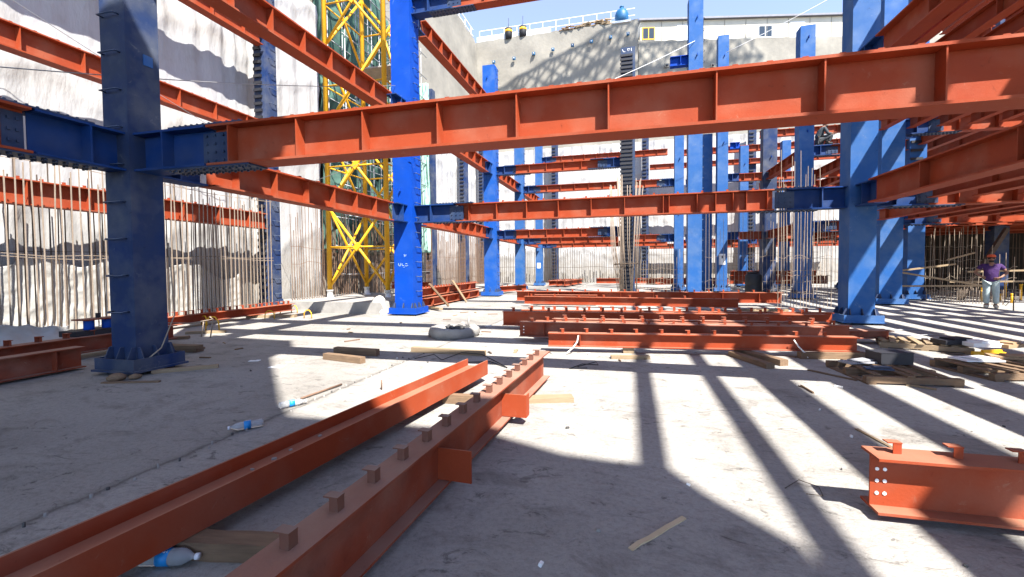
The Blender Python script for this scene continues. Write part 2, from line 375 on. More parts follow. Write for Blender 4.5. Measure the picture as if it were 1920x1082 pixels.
def column(label, x, y, w, d, h, m='blue', base=True, rungs=None, lugs=(), z0=0., group=None, studs=None, shim=.05, name='steel_column'):
    t = thing(name, label, 'steel column', (x, y, z0), 0, group)
    mb = MB(); th = .03
    mb.box(-w / 2, w / 2, -d / 2, d / 2, shim + .03 if base else 0, h - .03)
    mb.box(-w / 2, w / 2, -d / 2, -d / 2 + th, h - .03, h); mb.box(-w / 2, w / 2, d / 2 - th, d / 2, h - .03, h)
    mb.box(-w / 2, -w / 2 + th, -d / 2 + th, d / 2 - th, h - .03, h); mb.box(w / 2 - th, w / 2, -d / 2 + th, d / 2 - th, h - .03, h)
    part('shaft', mb, M[m], t)
    if base: base_parts(t, w, d, m, z=shim)
    if rungs:
        side, zs, rw = rungs
        me = cached(('rung', rw), lambda: rung_mesh(rw))
        for z in zs:
            if side == 'x': part('rung', me, M['navy'], t, (w / 2, .02, z), (0, 0, math.pi / 2))
            elif side == '-x': part('rung', me, M['navy'], t, (-w / 2, .02, z), (0, 0, -math.pi / 2))
            else: part('rung', me, M['navy'], t, (-.02, -d / 2, z))
    me = cached(('lug', 1), lambda: MB().box(-.008, .008, -.1, 0, -.05, .05))
    for (lx, lz) in lugs: part('lug', me, M[m], t, (lx, -d / 2, lz))
    if studs:
        side, zs, wd, one = studs
        def fn():
            q = MB(); q.prism([(-.08, 0), (0, .01), (0, .11), (-.08, .1)], -wd / 2, wd / 2, 'yz'); return q
        if one:
            mb = MB()
            for z in zs: mb.prism([(-.08, z), (0, z + .01), (0, z + .11), (-.08, z + .1)], -wd / 2, wd / 2, 'yz', Matrix.Translation((-w * .12, -d / 2, 0)) if side == '-y' else Matrix.Translation((0, 0, 0)))
            o = part('shear_studs', mb, M['stud'], t)
        else:
            me = cached(('shear_stud', wd), fn)
            for z in zs: part('shear_stud', me, M['stud'], t, (-w * .12, -d / 2, z))
    return t
def fr(a, b, s):
    o = []; x = a
    while x < b - 1e-6: o.append(x); x += s
    return o

# ------------------------------------------------------------------ setting
mb = MB()
mb.add([(-160, -160, 0), (160, -160, 0), (160, 160, 0), (-160, 160, 0)], [(0, 1, 2, 3)])
struct('ground', mb, M['floor'])
Z1, Z2, Z3 = 2.89, 6.09, 9.27          # undersides of the three beam levels
S60 = SEC
H90 = math.pi / 2

# membrane-faced pit walls: a thick sheet with folds
def fold_wall(name, label, p0, p1, h, nrm, amp=.07, seed=1, lean=0., m='memb', thick=.5, step=.1):
    rnd = random.Random(seed)
    p0, p1, nrm = Vector(p0), Vector(p1), Vector(nrm)
    L = (p1 - p0).length; n = int(L / step); k = int(h / .2)
    ph = [rnd.uniform(0, 6.28) for _ in range(12)]
    def off(u, z):
        f = math.sin(u * 1.9 + ph[0]) * .5 + math.sin(u * 3.7 + ph[1] + .3 * math.sin(z * .8)) * .35 + math.sin(u * 7.1 + ph[2] + z * .15) * (.45) + .55 * math.sin(u * 12.7 + ph[8] + .5 * math.sin(z * .7)) * (.5 + .5 * math.sin(u * .9 + ph[9])) + .34 * math.sin(u * 23 + ph[10]) * (.5 + .5 * math.sin(u * 1.7 + ph[11]))
        # laps of the sheet every storey billow outwards
        q = (z + .35 * math.sin(u * 1.3 + ph[3]) + .14 * math.sin(u * 4.1 + ph[4])) % 3.2
        lap = max(0, 1 - abs(q - 2.7) / .35)
        crump = max(0, 1.9 - z) / 1.9 * (math.sin(u * 9 + z * 7 + ph[5]) * math.sin(z * 11 + u * 4 + ph[6])) * .25
        return amp * (f * (.6 + .4 * math.sin(z * .9 + ph[7])) + .9 * lap + crump)
    vs, fs = [], []
    for j in range(k + 1):
        for i in range(n + 1):
            u = L * i / n; z = h * j / k
            vs.append(p0 + (p1 - p0) * (i / n) + nrm * off(u, z) + Vector((0, 0, z)))
    for j in range(k):
        for i in range(n):
            a = j * (n + 1) + i; fs.append((a, a + 1, a + n + 2, a + n + 1))
    mb = MB(); mb.add(vs, fs, True)
    b = -nrm * thick - nrm * amp * 2
    q = [p0 - nrm * amp * 2.2, p1 - nrm * amp * 2.2, p1 + b, p0 + b]
    mb.prism([(v.x, v.y) for v in q], 0, h)
    return solo(name, mb, M[m], label, 'wall')
XW = -13.35
fold_wall('retaining_wall', 'white membrane covered pit wall behind the nearest columns and red wall beams', (XW, -8, 0), (XW, 17.2, 0), 13., (1, 0, 0), seed=3)
fold_wall('retaining_wall', 'white membrane covered pit wall on the left beyond the crane mast and green net', (XW, 26.4, 0), (XW, 40.9, 0), 13., (1, 0, 0), seed=4)
fold_wall('retaining_wall', 'far white membrane pit wall below the grey sprayed concrete', (XW + .3, 41.0, 0), (32, 41.0, 0), 12.3, (0, -1, 0), seed=5)

def rough_wall(name, label, p0, p1, z0, z1, nrm, thick, seed, m='shot', amp=.12, step=.6):
    rnd = random.Random(seed); p0, p1, nrm = Vector(p0), Vector(p1), Vector(nrm)
    L = (p1 - p0).length; n = max(2, int(L / step)); k = max(2, int((z1 - z0) / step)); ph = [rnd.uniform(0, 6.28) for _ in range(8)]
    vs, fs = [], []
    for j in range(k + 1):
        for i in range(n + 1):
            u = L * i / n; z = z0 + (z1 - z0) * j / k
            o = amp * (math.sin(u * .8 + ph[0] + z * .3) + .6 * math.sin(u * 1.9 + z * 1.4 + ph[1]) + .5 * math.sin(z * 2.3 + u * .7 + ph[2])) * .5 + rnd.uniform(-.02, .02)
            zz = z + (rnd.uniform(-.1, .1) if j == k else 0)
            vs.append(p0 + (p1 - p0) * (i / n) + nrm * o + Vector((0, 0, zz)))
    for j in range(k):
        for i in range(n):
            a = j * (n + 1) + i; fs.append((a, a + 1, a + n + 2, a + n + 1))
    mb = MB(); mb.add(vs, fs, True)
    q = [p0 - nrm * amp * 1.6, p1 - nrm * amp * 1.6, p1 - nrm * thick, p0 - nrm * thick]
    mb.prism([(v.x, v.y) for v in q], z0, z1 - .12)
    return solo(name, mb, M[m], label, 'wall')
rough_wall('shotcrete_wall', 'grey sprayed concrete pit wall rising behind the white sheeting along the crane side', (-14.35, 2, 0), (-14.35, 41.6, 0), 0, 23.1, (1, 0, 0), 1.2, 11)
rough_wall('shotcrete_wall', 'tall grey sprayed concrete end wall with anchor plates below the white railing', (-14.6, 41.75, 0), (.65, 41.75, 0), 0, 23.2, (0, -1, 0), 1.6, 12)
rough_wall('shotcrete_wall', 'grey sprayed concrete wall set back below the cream site building', (.7, 43.2, 0), (40, 52.0, 0), 0, 22.0, (.2186, -.9758, 0), 1.6, 13)
mb = MB(); mb.prism([(-80, 45), (-1, 45), (2, 49), (40, 58), (40, 130), (-80, 130)], 21.2, 21.6); mb.box(-80, -15.8, -40, 46, 22.4, 22.8)
struct('upper_terrain', mb, M['soil'])
mb = MB(); mb.box(-15.8, .5, 43.6, 46, 21.4, 22.9); mb.box(-14.4, -7.2, 41.9, 42.3, 23.15, 23.75); solo('parapet', mb, M['white'], 'low white parapet slab at the corner on top of the grey end wall', 'parapet')

# anchor plates on the end wall
i = 0
for (x, z) in [(-12.6, 21.0), (-10.6, 21.1), (-8.7, 21.3), (-6.9, 21.45), (-5.1, 21.6), (-3.4, 21.7), (-1.7, 21.85), (-.2, 21.95)]:
    t = thing('anchor_plate', 'blue square anchor plate in the upper row on the grey end wall', 'anchor plate', (x, 41.5, z), 0, 'blue anchor plates along the grey end wall')
    t['label'] = ORD[i] + ' blue square anchor plate from the left on the grey end wall'; i += 1
    part('plate', MB().box(-.13, .13, -.05, .1, -.13, .13), M['tank'], t)
    part('anchor_head', MB().lathe([(.055, -.0), (.055, .06), (.03, .06), (.03, .12), (0, .12)], 8, Matrix.Translation((0, -.05, 0)) @ Matrix.Rotation(H90, 4, 'X')), M['white'], t)
for i, (x, z) in enumerate([(-12.3, 17.3), (-9.3, 17.4), (-5.6, 17.4), (-2.1, 17.5)]):
    t = thing('soil_nail', ORD[i] + ' rusty soil nail from the left, with a bent tail on the grey end wall', 'soil nail', (x, 41.45, z), 0, 'soil nails in the lower row of the grey end wall')
    part('plate', MB().box(-.17, .17, -.05, .1, -.17, .17), M['rust'], t)
    part('tail', MB().tube([(0, -.05, 0), (0, -.35, .05), (-.1, -.4, -.5), (-.7, -.2, -2.2)], .03, 5), M['rebard'], t)
for i, (x, z) in enumerate([(3.2, 19.6), (5.2, 19.6), (7.2, 19.5), (12.4, 19.5), (14.6, 19.5), (17.2, 19.4), (21.0, 19.3)]):
    y = 43.2 + (x - .7) * .2239 - .3
    t = thing('anchor_plate', ORD[i] + ' grey anchor head from the left below the cream site building', 'anchor plate', (x, y, z), .2, 'grey anchor heads below the site building')
    part('plate', MB().box(-.16, .16, -.05, .1, -.16, .16), M['shot'], t)
    part('anchor_head', MB().lathe([(.09, -.0), (.09, .15), (.03, .15), (0, .15)], 8, Matrix.Translation((0, -.05, 0)) @ Matrix.Rotation(H90, 4, 'X')), M['bolt'], t)

# railing on top of the end wall
t = thing('railing', 'thin white railing along the top of the grey end wall', 'railing', (-14.2, 42.1, 23.15))
for x in fr(0, 14.8, 1.25): part('post', MB().box(x - .022, x + .022, -.022, .022, 0, 1.25), M['white'], t)
for z in (1.22, .62): part('rail', MB().box(0, 14.6, -.02, .02, z, z + .045), M['white'], t)
t = thing('railing', 'thin white railing along the top of the wall behind the crane mast', 'railing', (-14.7, 20, 23.1))
for y in fr(0, 21.5, 1.5): part('post', MB().box(-.035, .035, y - .035, y + .035, 0, 1.25), M['white'], t)
for z in (1.22, .62): part('rail', MB().box(-.03, .03, 0, 21.6, z, z + .06), M['white'], t)
for x, lb in ((-12.6, 'black and yellow barrel on the end wall, nearer the corner'), (-11.2, 'black and yellow barrel on the end wall, beside its twin')):
    t = thing('warning_barrel', lb, 'barrel', (x + 1.4, 41.85, 23.1), 0, 'barrels behind the white railing')
    part('drum', MB().lathe([(0, 0), (.34, 0), (.36, .5), (.34, 1.0), (0, 1.0)], 14), M['black'], t)
    part('band', MB().lathe([(.365, .62), (.37, .62), (.365, .82), (.36, .82)], 14), M['yellow'], t)
    part('pole', MB().tube([(0, 0, .9), (0, 0, 2.)], .025, 5), M['bolt'], t)
t = thing('water_tank', 'blue plastic water tank on top of the end wall', 'water tank', (-.75, 42.2, 23.25))
part('tank_body', MB().lathe([(0, 0), (.46, 0), (.58, .2), (.6, .75), (.46, 1.1), (.2, 1.28), (.16, 1.4), (0, 1.4)], 20), M['tank'], t)
part('lid', MB().lathe([(.0, 1.41), (.19, 1.41), (.19, 1.5), (0, 1.52)], 16), M['tank'], t)
part('stand', MB().box(-.8, .8, -.6, .6, -.18, -.005), M['white'], t)
rr = random.Random(4)
for i, x in enumerate((-5.6, -4.5, -3.6, -2.9, -2.2)):
    t = solo('timber_stack', (lambda q: [q.cbox((rr.uniform(-.35, .35), rr.uniform(-.3, .3), .05 + .1 * (k // 3)), (rr.uniform(.5, .95), .12, .09), Matrix.Rotation(rr.uniform(-.5, .5), 3, 'Z')) for k in range(14 if i > 1 else 8)] and q)(MB()), M['wood' if i != 0 else 'woodd'],
         ORD[i] + ' untidy timber heap from the left on the edge of the grey end wall', 'timber stack', 'timber heaps on top of the end wall', (x, 41.95, 23.15))

# site building above the set-back wall
bang = math.atan2(8.8, 39.3)
t = thing('site_building', 'long cream clad site building with a grey roof above the pit', 'building', (.9, 43.6, 21.9), bang)
part('wall', MB().box(0, 34, 0, 6, 0, 2.0), M['cream'], t)
rf = MB(); rf.prism([(-.35, 1.98), (6.3, 2.9), (6.3, 3.0), (-.35, 2.14)], -.2, 34.2, 'yz'); part('roof', rf, M['roof'], t)
def win(x, z, w, h, fm):
    f = MB(); f.box(x, x + w, -.06, -.002, z, z + .07); f.box(x, x + w, -.06, -.002, z + h - .07, z + h)
    for q in (x, x + w / 2 - .035, x + w - .07): f.box(q, q + .07, -.06, -.002, z + .07, z + h - .07)
    o = part('window', f, M[fm], t); part('pane', MB().box(x + .07, x + w - .07, -.03, -.004, z + .07, z + h - .07), M['glass'], o)
win(.15, .35, 1.15, 1.1, 'yellow'); win(10.6, .25, 1.3, 1.1, 'white'); win(20.4, .5, 1.5, 1.1, 'white'); win(25.6, .5, 1.3, 1.1, 'white')
for x in (3.3, 13.5, 23.4): part('white_panel', MB().box(x, x + 1.25, -.04, -.003, .05, 1.6), M['white'], t)
mb = MB()
for x in fr(1.9, 34, 1.9): mb.box(x, x + .04, -.03, -.003, 0, 1.95)
part('panel_joint', mb, M['shot'], t)

# ------------------------------------------------------------------ columns of the frame
rz = fr(.75, 12.6, .46)
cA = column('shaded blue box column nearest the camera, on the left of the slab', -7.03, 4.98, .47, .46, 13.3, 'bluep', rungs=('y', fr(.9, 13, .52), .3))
stub(cA, 0, Z1, .235, 1.25, m='bstub'); stub(cA, -H90, Z1, .23, .98, m='bstub', web=False); stub(cA, H90, Z1, .23, .8, m='bstub', splice=False); stub(cA, H90, Z2, .23, .8, m='bstub', splice=False)
part('tab_plate', MB().box(.235, .25, .0, .13, 4.45, 4.6), M['blued'], cA)
cB = column('bright blue box column with rungs in front of the yellow crane mast', -6.83, 12.93, .64, .62, 13.2, 'blue', rungs=('x', rz, .3), lugs=((-.05, 5.35), (-.05, 3.9)))
stub(cB, 0, Z1, .32, 1.3, m='bstub'); stub(cB, -H90, Z1, .31, .62, m='bstub', splice=False); stub(cB, -H90, Z2, .31, .62, m='bstub', splice=False)
stub(cB, H90, Z1, .31, .7, m='bstub', splice=False); stub(cB, H90, Z2, .31, .7, m='bstub', splice=False); stub(cB, H90, Z3, .31, .8, m='bstub', splice=False); stub(cB, 0, Z3, .32, 1.3, m='bstub')
# chalk marks on that column
mb = MB()
for pts in ([(-.17, 1.63), (-.165, 1.56), (-.13, 1.545), (-.10, 1.56), (-.095, 1.63)], [(-.05, 1.62), (-.045, 1.56), (-.02, 1.55), (.02, 1.56)], [(.0, 1.5), (.03, 1.51)], [(.06, 1.61), (.1, 1.62), (.13, 1.6)], [(.06, 1.555), (.1, 1.54), (.15, 1.555)], [(.02, 1.9), (.05, 1.86), (.03, 1.83)], [(.09, 1.9), (.08, 1.84)]):
    mb.tube([(x, -.3115, z) for x, z in pts], .006, 4)
part('chalk_writing', mb, M['chalk'], cB)
cC = column('second blue column behind the bright blue one, third along the left row', -6.81, 21.8, .62, .62, 11.5, 'bluem', rungs=('x', rz[:24], .26), lugs=((-.05, 10.9), (-.05, 3.9)))
cD = column('slim blue column, fourth along the left row, lit on its front', -6.75, 27.6, .54, .54, 10.9, 'blued', rungs=('x', rz[:22], .24))
cE = column('blue column with a white notice, last but one along the left row', -6.7, 33.6, .5, .5, 10.9, 'blued')
part('notice', MB().box(-.13, .13, -.262, -.252, 1.35, 1.75), M['paper'], cE)
for z in (Z1, Z2):
    stub(cC, 0, z, .31, 1.0, SEC2, 'bstub'); stub(cC, -H90, z, .31, .6, m='bstub', splice=False); stub(cC, H90, z, .31, .6, m='bstub', splice=False)
    stub(cD, 0, z, .27, .8, SEC2, 'bstub'); stub(cD, -H90, z, .27, .5, m='bstub', splice=False)
    stub(cE, 0, z, .25, .8, SEC2, 'bstub')
stub(cE, 0, Z3, .25, .8, SEC2, 'bstub'); stub(cC, -H90, Z3, .31, .7, m='bstub', splice=False)
cF = column('big blue column striped by diagonal shadows at the end of the middle beam', 5.5, 13.08, .57, .57, 13.3, 'blued', lugs=((-.02, 5.35), (-.02, 8.4)))
stub(cF, math.pi, Z1, .285, 1.3, m='bstub'); stub(cF, -H90, Z1, .285, .75, m='bstub', splice=False); stub(cF, -H90, Z2, .285, .75, m='bstub', splice=False); stub(cF, 0, Z1, .285, 1.1, m='bstub')
stf = fr(.35, 12.6, .25)
cG = column('dark column, its shade imitated by dense black shear plates, behind leaning rebars', -.1, 21.6, .62, .6, 11.4, 'navy', studs=('-y', fr(.35, 11, .18), .56, False))  # dark paint and close wide plates stand in for shade on this shaft
mb = MB()
for pts in ([(-.25, 11.32), (-.2, 11.2), (-.12, 11.2)], [(-.03, 11.33), (.0, 11.22), (.08, 11.25), (.06, 11.33), (-.02, 11.3)], [(.14, 11.34), (.15, 11.2)]):
    mb.tube([(x, -.302, z) for x, z in pts], .014, 4)
part('marker_writing', mb, M['whitechalk'], cG)
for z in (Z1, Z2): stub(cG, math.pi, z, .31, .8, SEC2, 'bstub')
cH = column('tallest light blue column, tip standing against the sky right of the dark one', 2.75, 21.4, .58, .58, 13.1, 'blued', lugs=((.05, 12.2), (.05, 10.6), (.05, 7.4), (.05, 4.1)), studs=None, rungs=('x', rz, .2))
stub(cH, math.pi, 10.3, .29, .75, SEC2, 'blue', splice=False)
cI = column('tall light blue column with a white notice between two shorter ones', 4.92, 27.2, .54, .54, 14.0, 'blued', lugs=((.05, 12.9), (.05, 8.2), (.05, 4.6)))
part('notice', MB().box(-.16, .16, -.282, -.272, 1.5, 2.1), M['paper'], cI); part('notice_mark', MB().box(-.03, .04, -.286, -.283, 1.85, 2.0), M['bolt'], cI)
cH2 = column('shorter blue column just behind the tallest one', 4.2, 28.2, .7, .6, 9.0, 'blued', rungs=('-x', rz[:18], .2))
cJ = column('narrow blue column far back between two grey blue ones', 7.35, 33.2, .5, .5, 9.4, 'blued', lugs=((.03, 8.2), (.03, 5.2)))
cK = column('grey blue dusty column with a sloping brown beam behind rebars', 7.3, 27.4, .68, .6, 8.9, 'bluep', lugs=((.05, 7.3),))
cL = column('blue column with a square tip beside the sitting man', 7.2, 21.9, .56, .56, 11.5, 'blued', lugs=((.02, 11.0), (.02, 7.1), (.02, 4.4)))
for z in (Z1, Z2): stub(cL, 0, z, .28, .7, SEC2, 'bstub'); stub(cI, 0, z, .27, .6, SEC2, 'bstub', splice=False); stub(cH2, math.pi, z, .35, .7, SEC2, 'bstub', splice=False); stub(cJ, 0, z, .25, .6, SEC2, 'bstub', splice=False)
stub(cJ, math.pi, Z3, .25, .6, SEC2, 'blue', splice=False)
cF2 = column('blue column striped with shadow just behind the big striped one', 9.05, 19.3, .7, .62, 13.3, 'blued')
stub(cF2, 0, Z1, .35, 1.0, m='bstub'); stub(cF2, 0, Z2, .35, 1.0, m='bstub')
cF3 = column('column with shear plates to the right of the striped pair', 11.2, 22.0, .58, .56, 13.3, 'blued', studs=('-y', fr(3.6, 12.8, .34), .4, False))
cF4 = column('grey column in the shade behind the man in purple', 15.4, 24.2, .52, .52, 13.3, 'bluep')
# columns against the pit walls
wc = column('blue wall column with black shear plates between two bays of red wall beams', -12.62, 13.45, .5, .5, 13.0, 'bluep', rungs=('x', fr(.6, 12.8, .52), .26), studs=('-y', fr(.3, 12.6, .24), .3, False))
grp = 'wall columns with black shear plates on the far left wall'
for i, y in enumerate((27.2, 33.3, 37.9)):
    column(ORD[i] + ' narrow stud covered column on the left wall beyond the crane mast', -12.65, y, .55, .5, 13.0, 'bluep', base=False, studs=('-y', fr(.3, 12.6, .3), .3, True), group=grp)
for i, x in enumerate((-6.55, 1.25, 9.5)):
    column(ORD[i] + ' narrow column from the left against the far white wall', x, 40.2, .55, .4, 12.6, 'bluep', base=False, studs=('-y', fr(.3, 12.3, .3), .3, True), group='columns against the far white wall')

# ------------------------------------------------------------------ frame beams
XA = -7.03
bigst = [-5.15, -4.08, -3.13, -2.15, -1.21, -.22, .82, 1.75, 2.68, 3.6, 4.5]
beam('large orange red beam crossing the whole picture above the slab', (-5.5, 4.98, Z1), 11.0, 0, stiff=[x + 5.5 for x in bigst], clips=fr(.6, 10.8, .31))
for z, lb in ((Z2, 'second storey beam of the nearest frame line'), (Z3, 'third storey beam of the nearest frame line')):
    beam(lb, (-6.78, 4.98, z), 12.3, 0)
bst = [-4.75, -3.87, -2.95, -2.01, -1.07, -.15, .87, 1.02, 1.73, 2.19, 2.61, 2.93, 3.42]
beam('orange red beam from the bright blue column to the striped column', (-5.15, 13.03, Z1), 8.72, .0, stiff=[x + 5.15 for x in bst], clips=fr(.8, 8.4, .62))
beam('red beam at the very top edge springing from the bright blue column', (-5.15, 12.95, Z3), 10.3, 0, stiff=fr(1, 10, 1.2))
tl = beam('short red and blue beam on the left edge running towards the camera', (XA, 3.735, Z1), 6.9, -H90, stiff=fr(1.3, 6, 1.0), clips=[.2, .5])
mb = MB()
for sgn in (-1, 1):
    a, b = sorted((sgn * .0085, sgn * .02)); mb.box(.0, .2, a, b, .06, .48)
    for dx in (.06, .14):
        for z in (.14, .27, .4): mb.cbox((dx, sgn * .028, z), (.03, .016, .03))
part('web_splice_plate', mb, M['navy'], tl)
def yb(label, x, y0, y1, z, sec=SEC, st=.9, m='red', clips=False, group=None):
    return beam(label, (x, y0, z), y1 - y0, H90, sec, m, stiff=fr(.5, y1 - y0 - .2, st) if st else (), clips=fr(.4, y1 - y0, .6) if clips else (), group=group)
yb('red beam low along the left row between the two nearest blue columns', -6.93, 6.05, 11.95, Z1, clips=True)
yb('steep red beam high along the left row between the two nearest blue columns', -6.93, 6.05, 11.95, Z2)
yb('steep red beam at the top running from the bright blue column towards the corner', -6.83, 14.1, 20.7, Z3)
yb('red beam low along the left row from the bright blue column to the third', -6.83, 14.0, 20.85, Z1)
yb('red beam at the second storey from the bright blue column to the third', -6.83, 14.0, 20.85, Z2)
for z, lb in ((Z1, 'low'), (Z2, 'upper')):
    yb(lb + ' red beam along the left row between third and fourth column', -6.79, 22.75, 26.8, z)
    yb(lb + ' red beam along the left row beyond the fourth column', -6.72, 28.0, 33.2, z)
for z, lb in ((Z1, 'low'), (Z2, 'upper')):
    beam(lb + ' red cross beam from the third left column to the dark column', (-5.5, 21.75, z), 4.3, 0, SEC2, stiff=fr(.7, 4.2, .85), clips=fr(.3, 4.2, .55), endplate=True)
    beam(lb + ' red cross beam from the fourth left column towards the dark column', (-5.67, 27.6, z), 5.0, 0, SEC2, stiff=fr(.7, 5, .85))
    beam(lb + ' red cross beam from the notice column on the left row', (-5.65, 33.6, z), 8.2, 0, SEC2, stiff=fr(.7, 8, .85), clips=fr(.3, 8, .5))
beam('highest red cross beam from the notice column on the left row', (-5.65, 33.6, Z3), 8.2, 0, SEC2, stiff=fr(.7, 8, .85), clips=fr(.3, 8, .5))
for z, lb in ((Z1, 'low'), (Z2, 'upper')):
    beam(lb + ' red cross beam behind the tall light blue columns', (5.75, 27.3, z), 1.2, 0, SEC2, stiff=(.3, .8))
    beam(lb + ' red cross beam behind the sitting man', (7.66, 27.4, z), 7.5, 0, SEC2, stiff=fr(.5, 7, .9))
    beam(lb + ' red beam from the square tipped column towards the right', (8.2, 21.95, z), 2.7, 0, SEC2, stiff=fr(.4, 2.5, .9))
    yb(lb + ' sloping brown beam between the square tipped and the grey blue column', 7.24, 22.2, 27.08, z, SEC2)
for z, lb in ((Z1, 'lowest'), (Z2, 'middle'), (Z3, 'highest')):
    beam(lb + ' long red beam across the back right bays', (3.2, 34.2, z), 11.5, 0, SEC2, stiff=fr(.5, 11, .95), clips=fr(.4, 11, .5))
    beam(lb + ' red waling beam on the far white wall, right part', (1.6, 39.9, z + (.0 if z < 9 else .3)), 14.0, 0, SEC2, stiff=fr(.5, 14, 1.2))
cM = column('slim blue column with short stubs just left of the tallest blue one', 2.72, 27.7, .5, .5, 10.7, 'blued', lugs=((.03, 7.6), (.03, 4.5)))
for z, lb in ((Z1, 'low'), (Z2, 'middle'), (Z3, 'top')):
    stub(cM, math.pi, z, .25, .7, SEC2, 'bstub')
    beam(lb + ' short red cross beam between the dark column and the slim stubbed one', (-.35, 27.7, z), 2.0, 0, SEC2, stiff=(.4, 1.2), clips=(.3, .9, 1.5))
    beam(lb + ' red cross beam deep in the right bays, third row back', (7.7, 30.8, z), 8.5, 0, SEC2, stiff=fr(.5, 8, .9), clips=fr(.4, 8, .6))
for z, lb in ((Z1, 'low'), (Z2, 'upper')):
    yb(lb + ' sloping brown beam seen between the square tipped and the striped column', 9.7, 22.4, 30.4, z, SEC2, st=.8)
    yb(lb + ' sloping brown beam further right than its neighbour behind the striped column', 11.2, 22.6, 33.6, z, SEC2, st=.8)
cN = column('plain blue column far back between the square tipped and the striped one', 9.9, 33.4, .5, .5, 9.6, 'blued')
cP = column('blue column far back behind the sitting man', 12.3, 30.6, .55, .5, 10., 'blued')
# wall beams on the left
for z, lb in ((Z1, 'lowest'), (Z2, 'middle'), (Z3, 'top')):
    beam(lb + ' red wall beam across the white sheeting at the left edge', (-12.5, -1., z), 14.1, H90, dict(d=.54, bf=.32, tf=.028, tw=.015), stiff=fr(.7, 14, 1.15), clips=fr(.3, 14, .4))

# right hand bays: main and secondary beams running towards the camera
def row(xs, y0, y1, z, sec, st, labf, grp, m='red'):
    proto = None
    for n_, x in enumerate(xs):
        if proto is None: c = proto = yb(labf, x, y0, y1, z, sec, st, m, group=grp)
        else:
            c = copy_tree(proto); c.location = (x, y0, z)
        c['label'] = labf + ', ' + ORD[n_] + ' from the left'
yb('heavy orange beam from the striped column towards the camera, first storey', 5.42, 5.25, 12.0, Z1, st=2.2)
yb('heavy brown beam rising from the striped column, second storey', 5.5, 5.25, 12.0, Z2, st=2.2, clips=True)
XS = [5.19 + .87 * i for i in range(14)]
row(XS[1:8], 5.2, 12.85, Z1 + .16, SECS, 2.6, 'slimmer brown beam beside the heavy first storey beam', 'secondary beams of the first storey, right bay')
row(XS[1:8], 5.2, 12.85, Z2 + .16, SECS, 2.6, 'slimmer brown beam beside the heavy second storey beam', 'secondary beams of the second storey, right bay')
row(XS[:12], -7.5, 12.75, Z3 + .1, dict(d=.2, bf=.13, tf=.016, tw=.010), 0, 'brown beam of the third storey overhead', 'secondary beams of the third storey')
row(XS[0:9], -4.5, 4.75, Z2 + .16, SECS, 2.6, 'second storey beam of the bay beside and behind the camera', 'secondary beams of the second storey, near bay')
row(XS[0:6], -4.5, 4.75, Z1 + .16, SECS, 2.6, 'first storey beam of the bay beside and behind the camera', 'secondary beams of the first storey, near bay')
row(XS[6:13], 13.4, 19.0, Z3 + .1, dict(d=.3, bf=.2, tf=.018, tw=.011), 0, 'brown beam of the third storey behind the striped column', 'secondary beams of the third storey, far bay')
beam('brown cross beam leaving the striped column to the right, first storey', (6.9, 13.1, Z1), 9.3, 0, stiff=fr(.6, 9, 1.1), clips=fr(.3, 9, .5))
beam('brown cross beam leaving the striped column to the right, second storey', (5.8, 13.1, Z2), 10.4, 0, stiff=fr(.6, 10, 1.1), clips=fr(.3, 10, .4))
beam('brown cross beam leaving the second striped column, first storey', (10.45, 19.3, Z1), 9, 0, stiff=fr(.6, 9, 1.1), clips=fr(.3, 9, .4))
beam('brown cross beam leaving the second striped column, second storey', (10.45, 19.3, Z2), 9, 0, stiff=fr(.6, 9, 1.1), clips=fr(.3, 9, .4))
row(XS[4:10], 13.5, 19.0, Z1 + .16, SECS, 2.2, 'first storey slim beam in the bay behind the striped column', 'secondary beams of the first storey, far bay')
row(XS[4:10], 13.5, 19.0, Z2 + .16, SECS, 2.2, 'second storey slim beam in the bay behind the striped column', 'secondary beams of the second storey, far bay')
row(XS[8:14], 19.7, 26.5, Z1 + .16, SECS, 2.2, 'first storey slim beam of the rear bay above the rebars', 'secondary beams of the first storey, rear bay')
row(XS[7:14], 19.7, 26.5, Z2 + .16, SECS, 2.2, 'slim brown beam in the rear bay, second storey', 'secondary beams of the second storey, rear bay')
row(XS[7:13], 19.6, 26.5, Z3 + .1, SECS, 2.2, 'slim brown beam in the rear bay, third storey', 'secondary beams of the third storey, rear bay')
for z, lb in ((Z1, 'first'), (Z2, 'second'), (Z3, 'third')):
    beam('brown cross beam at the back of the right bays, ' + lb + ' storey', (11.6, 26.8, z), 9, 0, SEC2, stiff=fr(.5, 9, 1.0), clips=fr(.3, 9, .5))
beam('dark cross beam carrying the steel deck behind the man in purple', (11.6, 24.3, Z1), 9, 0, SEC2, stiff=fr(.5, 9, 1.2))
beam('orange cross beam lit by the sun above the shaded rebar wall', (11.6, 22.1, Z1 + .1), 8.2, 0, SEC2, stiff=fr(.5, 8, 1.2))

